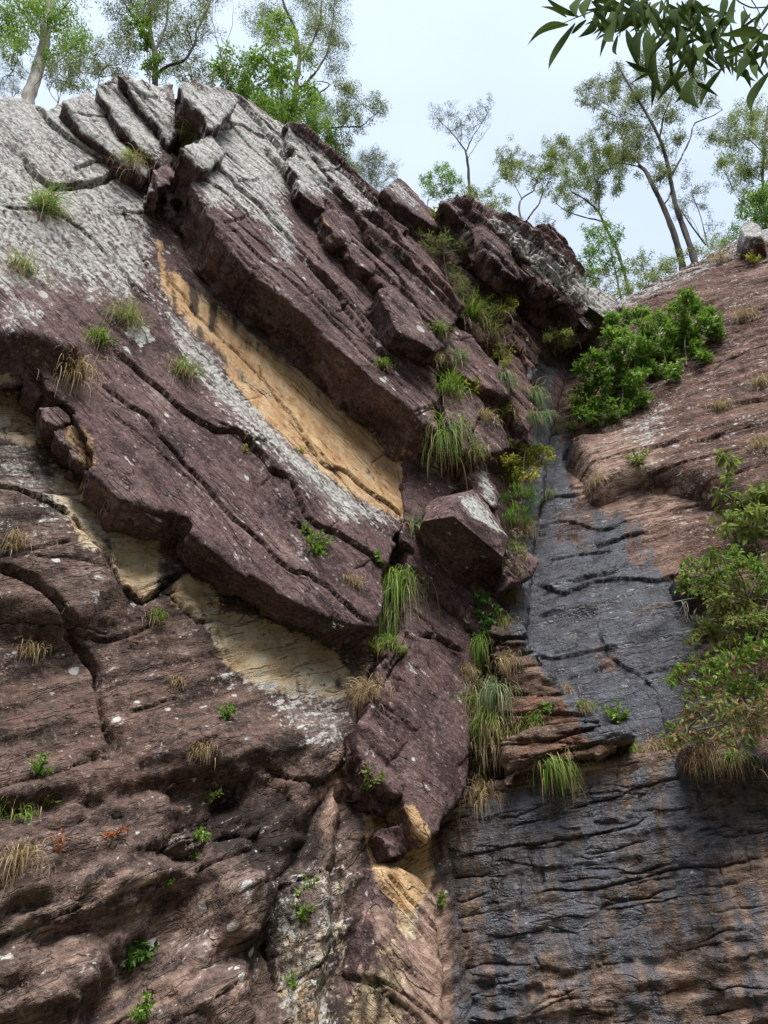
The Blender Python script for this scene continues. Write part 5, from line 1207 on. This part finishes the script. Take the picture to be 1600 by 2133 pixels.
shrub('leafy_shrub', 'bright yellow green bush below the cave overhang', (1045, 650), [([(1045, 660), (1050, 630)], .015, .008)], [(1035, 640, 13), (1055, 622, 15), (1070, 630, 11), (1048, 650, 14), (1030, 655, 12), (1052, 605, 10)], L_YELLOW, K_BROWN, (.12, .03), 380, .1, seed=55, zspread=.25)
shrub('vine', 'dark small leaved creeper hanging beside the smooth pillar', (1015, 1260), [([(1000, 1230), (1010, 1270), (1020, 1320)], .012, .006)], [(995, 1240, 14), (1015, 1250, 14), (1030, 1270, 13), (1005, 1275, 14), (1025, 1300, 13), (1010, 1310, 12), (1000, 1330, 10)], L_DARK, K_BROWN, (.09, .06), 520, .6, seed=56, zspread=.15, lift=.25)
shrub('leafy_shrub', 'light green bush under the dark creeper in the corner', (1020, 1370), [([(1020, 1390), (1022, 1350)], .014, .007)], [(1005, 1345, 13), (1025, 1335, 14), (1035, 1355, 13), (1012, 1365, 14), (1030, 1380, 11)], L_SHRUB, K_BROWN, (.11, .05), 420, .4, seed=57, zspread=.15, lift=.25)
shrub('vine', 'speckled creeper below the wedge boulder beside the wet slab', (1075, 1180), [([(1075, 1120), (1078, 1160), (1080, 1210)], .012, .006)], [(1065, 1130, 11), (1082, 1150, 11), (1070, 1175, 11), (1085, 1195, 10), (1075, 1110, 10)], L_GREY, K_BROWN, (.08, .04), 420, .7, seed=58, zspread=.12, dead=(L_BROWN, .3), lift=.2)
shrub('leafy_shrub', 'pale leafy clump beside the wide green tussock high in the gully', (1010, 650), [([(1012, 660), (1010, 640)], .012, .006)], [(1000, 640, 13), (1018, 632, 13), (1030, 645, 11), (1008, 655, 12)], L_EUC, K_BROWN, (.12, .03), 380, .2, seed=61, zspread=.2)
shrub('leafy_shrub', 'yellowish clump hanging between the gully tussocks', (1050, 735), [([(1050, 745), (1050, 720)], .012, .006)], [(1045, 720, 11), (1055, 735, 12), (1048, 755, 11), (1040, 740, 10)], L_YELLOW, K_BROWN, (.10, .03), 380, .4, seed=62, zspread=.2)
shrub('leafy_shrub', 'small leafy clump in the corner beside the straw grass', (1010, 1450), [([(1010, 1465), (1012, 1430)], .012, .006)], [(1000, 1420, 12), (1018, 1430, 12), (1005, 1450, 12), (1022, 1460, 10), (995, 1475, 10)], L_SHRUB, K_BROWN, (.09, .035), 420, .5, seed=63, zspread=.15, lift=.25)
shrub('leafy_shrub', 'leafy tangle in the neck of the gully below the outcrop', (1160, 690), [([(1160, 700), (1165, 680)], .012, .006)], [(1150, 690, 13), (1170, 680, 13), (1185, 690, 12), (1165, 705, 11), (1140, 705, 11)], L_EUC, K_BROWN, (.11, .03), 380, .3, seed=64, zspread=.25)
def dead_branch():
    rg = np.random.default_rng(77)
    P, n = hit(1420, 1250)
    o = link('dead_branch', None, None, 'bleached bare branch with many twigs hanging over the wet slab', 'branch'); o.location = P
    y = P[1] - .25
    L = []
    def ln(pts, a, b): L.append((smooth_line([at_depth(x, q, y + rg.normal(0, .05)) - P for x, q in pts], 9), np.linspace(a, b, 9)))
    ln([(1490, 1235), (1450, 1245), (1400, 1255)], .022, .012)
    for i in range(16):
        x = 1295 + rg.uniform(0, 70); q = 1275 + rg.uniform(-8, 45)
        ln([(1400 - rg.uniform(0, 12), 1255 + rg.uniform(0, 8)), (1365 + rg.uniform(-14, 14), 1258 + rg.uniform(-4, 12)), (x, q)], .009, .004)
    for i in range(6):
        ln([(1425 + rg.uniform(-10, 10), 1252), (1425 + rg.uniform(-14, 14), 1275), (1415 + rg.uniform(-12, 24), 1298)], .009, .004)
    V, F = tubes(L); link('twigs', mesh('twigs', V, [F], K_TWIG, True), o)
dead_branch()

# ------------------------------------------------------------------ grass tussocks
for i, (x, y, s, st, lb) in enumerate((
    (84, 432, 130, 'green', 'large bright green tussock near the left edge, the upper of two above the dark lip'),
    (46, 560, 100, 'drygreen', 'straw skirted tussock at the left edge below the large bright one'),
    (278, 338, 80, 'drygreen', 'shaggy tussock in the split under the leaning top left slabs'),
    (402, 284, 80, 'green', 'tussock in the notch under the skyline block, above the dark square hole'),
    (150, 768, 130, 'dry', 'wide straw coloured tussock draping the left end of the middle overhang'),
    (205, 712, 80, 'green', 'spiky tussock just above the straw coloured draping one'),
    (262, 668, 120, 'drygreen', 'loose spreading tussock on the lichen slope left of the ochre face'),
    (378, 775, 90, 'drygreen', 'half dry tussock in the crack between lichen strip and purple slab'),
    (796, 762, 52, 'green', 'small yellow green tuft on the rim of the huge upper slab'),
    (862, 1098, 90, 'blue', 'arching tuft at the left corner of the wedge boulder'),
    (828, 1225, 150, 'hang', 'long hanging tussock between the middle slab tip and the smooth pillar'),
    (925, 915, 130, 'hang', 'large tussock trailing over the dark prow in the gully'),
    (965, 965, 90, 'dry', 'straw coloured tussock right behind the dark prow'),
    (942, 822, 105, 'green', 'tussock fanning out right of the tip of the huge upper slab'),
    (956, 752, 80, 'blue', 'blue green tussock in the gully above the fanning one'),
    (985, 662, 110, 'green', 'wide green tussock high in the gully below the feathery bushes'),
    (1020, 690, 80, 'drygreen', 'tuft adjoining the wide green tussock high in the gully'),
    (1062, 858, 62, 'green', 'rounded green tuft on the small brown bed end'),
    (1058, 795, 62, 'hangblue', 'grey green tuft hanging on the rounded bed end'),
    (1112, 825, 80, 'hangblue', 'grey green tuft overhanging the top of the wet channel'),
    (1108, 872, 70, 'hangblue', 'pale hanging tuft halfway down the wet channel side'),
    (1140, 722, 70, 'blue', 'upright tuft in the neck of the gully'),
    (1175, 700, 60, 'drygreen', 'dry tuft at the neck of the gully beside the smooth slope'),
    (985, 1530, 120, 'hangdark', 'dark strappy tussock hanging in the corner left of the ledge'),
    (1035, 1440, 120, 'hangblue', 'tall arching tussock in the corner above the dark strappy one'),
    (1010, 1410, 100, 'hangdark', 'dark grass clump under the light green corner bush'),
    (1035, 1560, 120, 'dry', 'mass of straw grass hanging beside the ledge wedge'),
    (1005, 1650, 100, 'dry', 'thin dead grass trailing down the corner below the ledge'),
    (1160, 1592, 95, 'hang', 'long bladed tuft drooping over the wet wall from the ledge'),
    (1110, 1610, 70, 'drygreen', 'dry tuft at the lip left of the long bladed one'),
    (1120, 1502, 60, 'green', 'low yellow green tuft on the red brown wedge'),
    (1215, 1470, 48, 'drygreen', 'small dry tuft on the outer edge of the red brown wedge'),
    (1312, 1560, 60, 'drygreen', 'small tuft under the tip of the ledge slab'),
    (1190, 895, 56, 'blue', 'tuft under the leafy ledge shrub beside the channel'),
    (1225, 885, 50, 'dry', 'straw tuft under the leafy ledge shrub'),
    (1140, 1035, 60, 'blue', 'tuft on the lip above the wet slab'),
    (1090, 1105, 80, 'dry', 'brown dead grass under the wispy gully bush'),
    (1245, 1000, 46, 'dry', 'straw tuft in the reddish hollow of the right slope'),
    (1555, 660, 70, 'dry', 'straw tuft on the right slope beyond the leafy shrub'),
    (1590, 800, 70, 'dry', 'straw tuft at the right picture edge halfway up the slope'),
    (1500, 540, 60, 'dry', 'pale dry grass just under the right skyline'),
    (30, 1700, 110, 'drygreen', 'drooping tussock at the left edge above the rusty fern'),
    (30, 1790, 120, 'dry', 'straw tangle at the left edge below the rusty fern'),
    (60, 1352, 70, 'dry', 'grey dry tuft on the red brown face near the left edge'),
    (30, 1120, 70, 'dry', 'sparse dry tuft at the left edge below the tan patch'),
    (770, 1440, 120, 'dry', 'dead brush hanging below the tip of the middle overhang'),
    (815, 1345, 80, 'green', 'bright feathery tuft at the foot of the long hanging tussock'),
    (420, 1560, 70, 'dry', 'thin dead roots hanging over the small alcove'),
    (735, 1210, 60, 'dry', 'faint dry tuft on the middle slab near its tip'),
    (365, 1420, 46, 'dry', 'small dry tuft in the diagonal crack of the red brown face'),
    (905, 745, 60, 'drygreen', 'small tuft on the rim above the tip of the huge upper slab'),
    (915, 690, 56, 'green', 'tuft beside the broad purple block in the upper strata'),
    (1040, 745, 70, 'drygreen', 'yellowish tuft on the brown bed end high in the gully'),
    (1010, 870, 70, 'dry', 'straw tuft above the black underside in the gully'),
    (990, 940, 70, 'drygreen', 'leaning tuft between the dark prow and the pale flake'),
    (1055, 1000, 80, 'drygreen', 'tuft behind the wedge boulder below the yellow shrub'),
    (1062, 1090, 70, 'green', 'green tuft at the right shoulder of the wedge boulder'),
    (1070, 1240, 70, 'dry', 'dead grass beside the wet slab below the speckled creeper'),
    (1040, 1300, 80, 'drygreen', 'tuft in the corner between the creeper and the wet slab'),
    (1060, 1380, 80, 'dry', 'straw tuft at the top of the red brown wedge'),
    (985, 1470, 100, 'drygreen', 'tuft on the pillar edge above the dark strappy tussock'),
    (1085, 1520, 80, 'drygreen', 'half dry tuft on the back of the ledge wedge'),
    (1180, 1440, 50, 'dry', 'small straw tuft halfway along the edge of the red brown wedge'),
    (1000, 1340, 80, 'hang', 'green strands hanging beside the light green corner bush'),
    (1030, 1500, 100, 'hang', 'long green strands between the arching and the dark strappy tussocks'),
    (1000, 1600, 90, 'dry', 'straw strands under the dark strappy tussock'),
    (975, 1400, 70, 'dry', 'dry wisps along the right edge of the smooth pillar'),
    (1075, 1150, 70, 'drygreen', 'tuft on the gully side just right of the wedge boulder'),
    (1085, 980, 80, 'drygreen', 'grass around the foot of the yellow green shrub'),
    (1110, 940, 60, 'blue', 'tuft leaning from the yellow green shrub towards the wet channel'),
    (820, 1290, 90, 'hangdark', 'darker strands under the long hanging tussock'),
    (1380, 1560, 90, 'dry', 'straw grass on the ledge left of the thicket foot'),
    (1470, 1572, 90, 'dry', 'straw grass hanging below the thicket foot'),
    (1540, 1580, 80, 'drygreen', 'half green grass at the right edge below the thicket'),
    (1585, 930, 70, 'dry', 'straw tuft at the right edge above the large leaved shrub'),
    (1500, 850, 60, 'dry', 'straw wisps on the shelf right of the leafy ledge shrub'),
    (320, 1285, 56, 'drygreen', 'pale tuft at the corner of the cracked tan patch'))):
    tuft(x, y, s, lb, st, i)
# ------------------------------------------------------------------ small leafy plants
for i, (x, y, s, n_, lf, mt, lb) in enumerate((
    (655, 1150, 75, 8, .22, L_BRIGHT, 'bright green sprig in a broken pocket of the middle slab'),
    (632, 1110, 45, 4, .22, L_BRIGHT, 'smaller sprig just above the bright one on the middle slab'),
    (790, 1180, 60, 5, .22, L_SHRUB, 'leafy sprig at the root of the long hanging tussock'),
    (780, 1365, 70, 7, .2, L_YELLOW, 'yellow green sprig left of the pillar under the overhang tip'),
    (470, 1500, 50, 5, .3, L_SHRUB, 'green sprig on the face between the tan patch and the alcove'),
    (455, 1185, 50, 4, .2, L_GREY, 'pale trailing sprig on the rim of the middle overhang'),
    (430, 1670, 70, 4, .26, L_EUC, 'leafy vine climbing in front of the alcove'),
    (400, 1750, 60, 5, .22, L_SHRUB, 'sprig under the alcove left of the grey boss'),
    (395, 1790, 46, 5, .25, L_BRIGHT, 'bright sprig lowest under the alcove'),
    (345, 1850, 44, 4, .25, L_SHRUB, 'small sprig beside the rounded brown bulge'),
    (258, 2010, 80, 9, .28, L_DARK, 'dark green fern clump near the bottom left'),
    (300, 2125, 60, 6, .28, L_SHRUB, 'sprig cut by the bottom edge of the picture'),
    (650, 1850, 46, 3, .3, L_BRIGHT, 'bright sprig high on the pale fluted rib'),
    (632, 1920, 56, 5, .28, L_BRIGHT, 'larger bright sprig on the pale fluted rib'),
    (612, 2060, 44, 4, .25, L_SHRUB, 'lowest sprig on the pale fluted rib'),
    (775, 1635, 70, 6, .26, L_EUC, 'pale leaved creeper sprig on the left shoulder of the pillar'),
    (735, 1590, 70, 4, .2, L_GREY, 'thin vine in the crack left of the pillar'),
    (915, 1890, 46, 5, .25, L_SHRUB, 'dark sprig in the corner right of the orange patch'),
    (80, 1615, 60, 6, .24, L_SHRUB, 'sprig on the ribbed face near the left edge'),
    (90, 1680, 44, 4, .28, L_EUC, 'small sprig just above the rusty fern'),
    (120, 1775, 60, 6, .16, L_RUST, 'rusty brown dead fern on the lower left ledge'),
    (235, 1745, 45, 6, .22, L_RUST, 'small orange dead fern right of the larger rusty one'),
    (1285, 1505, 60, 4, .34, L_SHRUB, 'upright leafy sprig at the foot of the wet slab'),
    (1335, 970, 56, 5, .28, L_EUC, 'sprig in the crack of the right slope below the ledge shrub'),
    (1150, 1480, 44, 4, .28, L_SHRUB, 'small sprig on the red brown wedge'),
    (1420, 1545, 60, 5, .3, L_EUC, 'broad leaved sprig at the left foot of the thicket'),
    (1470, 1320, 70, 7, .34, L_GREY, 'narrow leaved grey green sprig left of the thicket'),
    (1500, 1255, 70, 7, .34, L_EUC, 'narrow leaved bright sprig in the upper left of the thicket'),
    (510, 942, 30, 4, .3, L_YELLOW, 'tiny yellow sprig in the long crack of the middle slab'),
    (628, 945, 34, 4, .2, L_YELLOW, 'tiny sprig on the lichen strip below the ochre face'),
    (690, 1295, 46, 5, .2, L_GREY, 'wispy sprig on the rim near the tip of the middle overhang'),
    (985, 820, 60, 6, .25, L_YELLOW, 'yellow sprig among the gully tussocks'),
    (905, 455, 40, 5, .28, L_YELLOW, 'yellow sprig beside the thin orange edged bed'),
    (1570, 548, 34, 4, .3, L_YELLOW, 'lone yellow green sprig on the upper right slope'))):
    herb(x, y, s, lb, mt, i, n_, lf)

# ------------------------------------------------------------------ branch hanging into the picture, close to the viewer
def near_branch():
    rg = np.random.default_rng(5)
    zx = lambda a: (1050 + a[0] / 2.909, a[1] / 2.909)
    prs = [((430, 140), (295, 370)), ((390, 150), (185, 255)), ((360, 140), (195, 220)), ((380, 105), (245, 50)), ((450, 100), (275, -8)), ((500, 120), (440, 190)), ((560, 80), (465, 205)), ((640, 200), (570, 240)), ((680, 160), (612, 350)),
           ((690, 210), (686, 312)), ((740, 180), (815, 400)), ((770, 50), (700, 175)), ((800, 200), (840, 380)), ((870, 180), (868, 390)), ((905, 200), (975, 560)), ((940, 130), (1030, 282)), ((1040, 60), (1042, 230)), ((1140, 30), (1050, 122)),
           ((1150, 0), (1285, 150)), ((1000, 80), (1145, 165)), ((925, 430), (785, 500)), ((890, 440), (772, 385)), ((905, 470), (895, 632)), ((975, 410), (1072, 352)), ((1000, 410), (1092, 602)), ((1110, 430), (938, 616)), ((1140, 510), (1030, 636)),
           ((1140, 460), (1208, 670)), ((1165, 500), (1290, 575)), ((1320, 415), (1214, 606)), ((1060, 310), (1140, 440)), ((1120, 330), (1285, 425)), ((1055, 290), (1150, 258)), ((1130, 200), (1262, 300)), ((1215, 190), (1268, 345)), ((1290, 200), (1336, 355)),
           ((1330, -20), (1304, 152)), ((1400, -20), (1416, 112)), ((1520, 140), (1610, 20)), ((1560, 180), (1318, 182)), ((1560, 205), (1306, 215)), ((1560, 230), (1348, 312)), ((1550, 255), (1420, 432)), ((1610, 310), (1468, 440)), ((1530, 390), (1534, 500)),
           ((1610, 430), (1524, 640)), ((1370, 400), (1504, 478)), ((1400, 340), (1280, 385)), ((1300, 370), (1410, 400)), ((1440, 420), (1490, 520)), ((1500, 300), (1560, 420)), ((980, 280), (1100, 230)), ((820, 130), (640, 120)), ((900, 120), (720, 150)), ((700, 60), (560, 190)), ((640, 40), (500, 60)), ((560, 150), (640, 210))]
    for _ in range(165):
        a = np.array((rg.uniform(520, 1180), rg.uniform(-30, 120))) if _ < 90 else np.array((rg.uniform(1000, 1600), rg.uniform(60, 330))); d = rg.normal(0, .6, 2) + np.array((0, .9)); prs.append((tuple(a), tuple(a + nrm(d) * rg.uniform(90, 190))))
    o = link('overhanging_branch', None, None, 'leafy branch of long pointed leaves hanging into the top right corner, close to the viewer', 'branch')
    O = at_depth(1450, -40, 2.0); o.location = O
    # leaf blades: a few bent shapes, shared
    shapes = []
    for q in range(5):
        n = 9; s = np.linspace(0, 1, n)
        w = .066 * np.sin(np.pi * s ** .8) ** .9 * (1 - .25 * s); w[0] = .012; w[-1] = .002
        z = rg.uniform(-.12, .12) * np.sin(np.pi * s) + rg.uniform(-.10, .04) * s ** 2; sx = rg.uniform(-.10, .10) * np.sin(np.pi * s)
        V = np.concatenate([np.stack([s, sx + c * w, z + abs(c) * w * .35], -1)[:, None] for c in (-1, 0, 1)], 1).reshape(-1, 3)
        idx = np.arange(n * 3).reshape(n, 3)
        F = np.stack([idx[:-1, :-1], idx[:-1, 1:], idx[1:, 1:], idx[1:, :-1]], -1).reshape(-1, 4)
        shapes.append(mesh('leaf', V, [F], L_NEAR, True, {'tone': np.full(len(V), (q + .5) / 5)}))
    from mathutils import Matrix
    for a, b in prs:
        y = rg.uniform(1.75, 2.35)
        A = at_depth(*zx(a), y); Bp = at_depth(*zx(b), y + rg.normal(0, .05))
        Bp = A + (Bp - A) * 1.18
        X = Bp - A; L = np.linalg.norm(X); X /= L
        view = nrm(A - EYE); up = nrm(view + rg.normal(0, .22, 3)); Y = nrm(np.cross(up, X)); Z = np.cross(X, Y)
        lf = link('leaf', shapes[rg.integers(5)], o)
        M = np.eye(4); M[:3, 0] = X * L; M[:3, 1] = Y * L; M[:3, 2] = Z * L; M[:3, 3] = A - O
        lf.matrix_local = Matrix(M.tolist())
    L = []
    for pts, r0, r1 in (([(760, -60), (640, 20), (560, 60), (430, 110), (360, 140)], .005, .002), ([(1180, -80), (1150, 0), (1130, 120), (1110, 190), (1030, 280), (975, 360), (905, 460)], .005, .0015), ([(1340, -60), (1320, 60), (1300, 140), (1290, 210)], .003, .0015),
                        ([(1380, -40), (1420, 10), (1500, 50), (1620, 40)], .004, .003), ([(1450, 40), (1480, 100), (1560, 180)], .003, .0015), ([(1700, 60), (1600, 130), (1560, 200), (1500, 300), (1400, 390), (1320, 415), (1140, 470)], .006, .0015), ([(1000, -60), (960, 60), (900, 130), (880, 190)], .004, .0015), ([(1500, 0), (1540, 60), (1575, 150)], .003, .0015), ([(1110, 190), (1080, 300), (1130, 420), (1140, 470)], .003, .001)):
        q = [at_depth(*zx(p), 2.05) - O for p in pts]
        L.append((smooth_line(q, 16), np.linspace(r0, r1, 16)))
    V, F = tubes(L); link('twig', mesh('twig', V, [F], K_BROWN, True), o)
near_branch()
print('script seconds', round(time.time() - T0, 1))
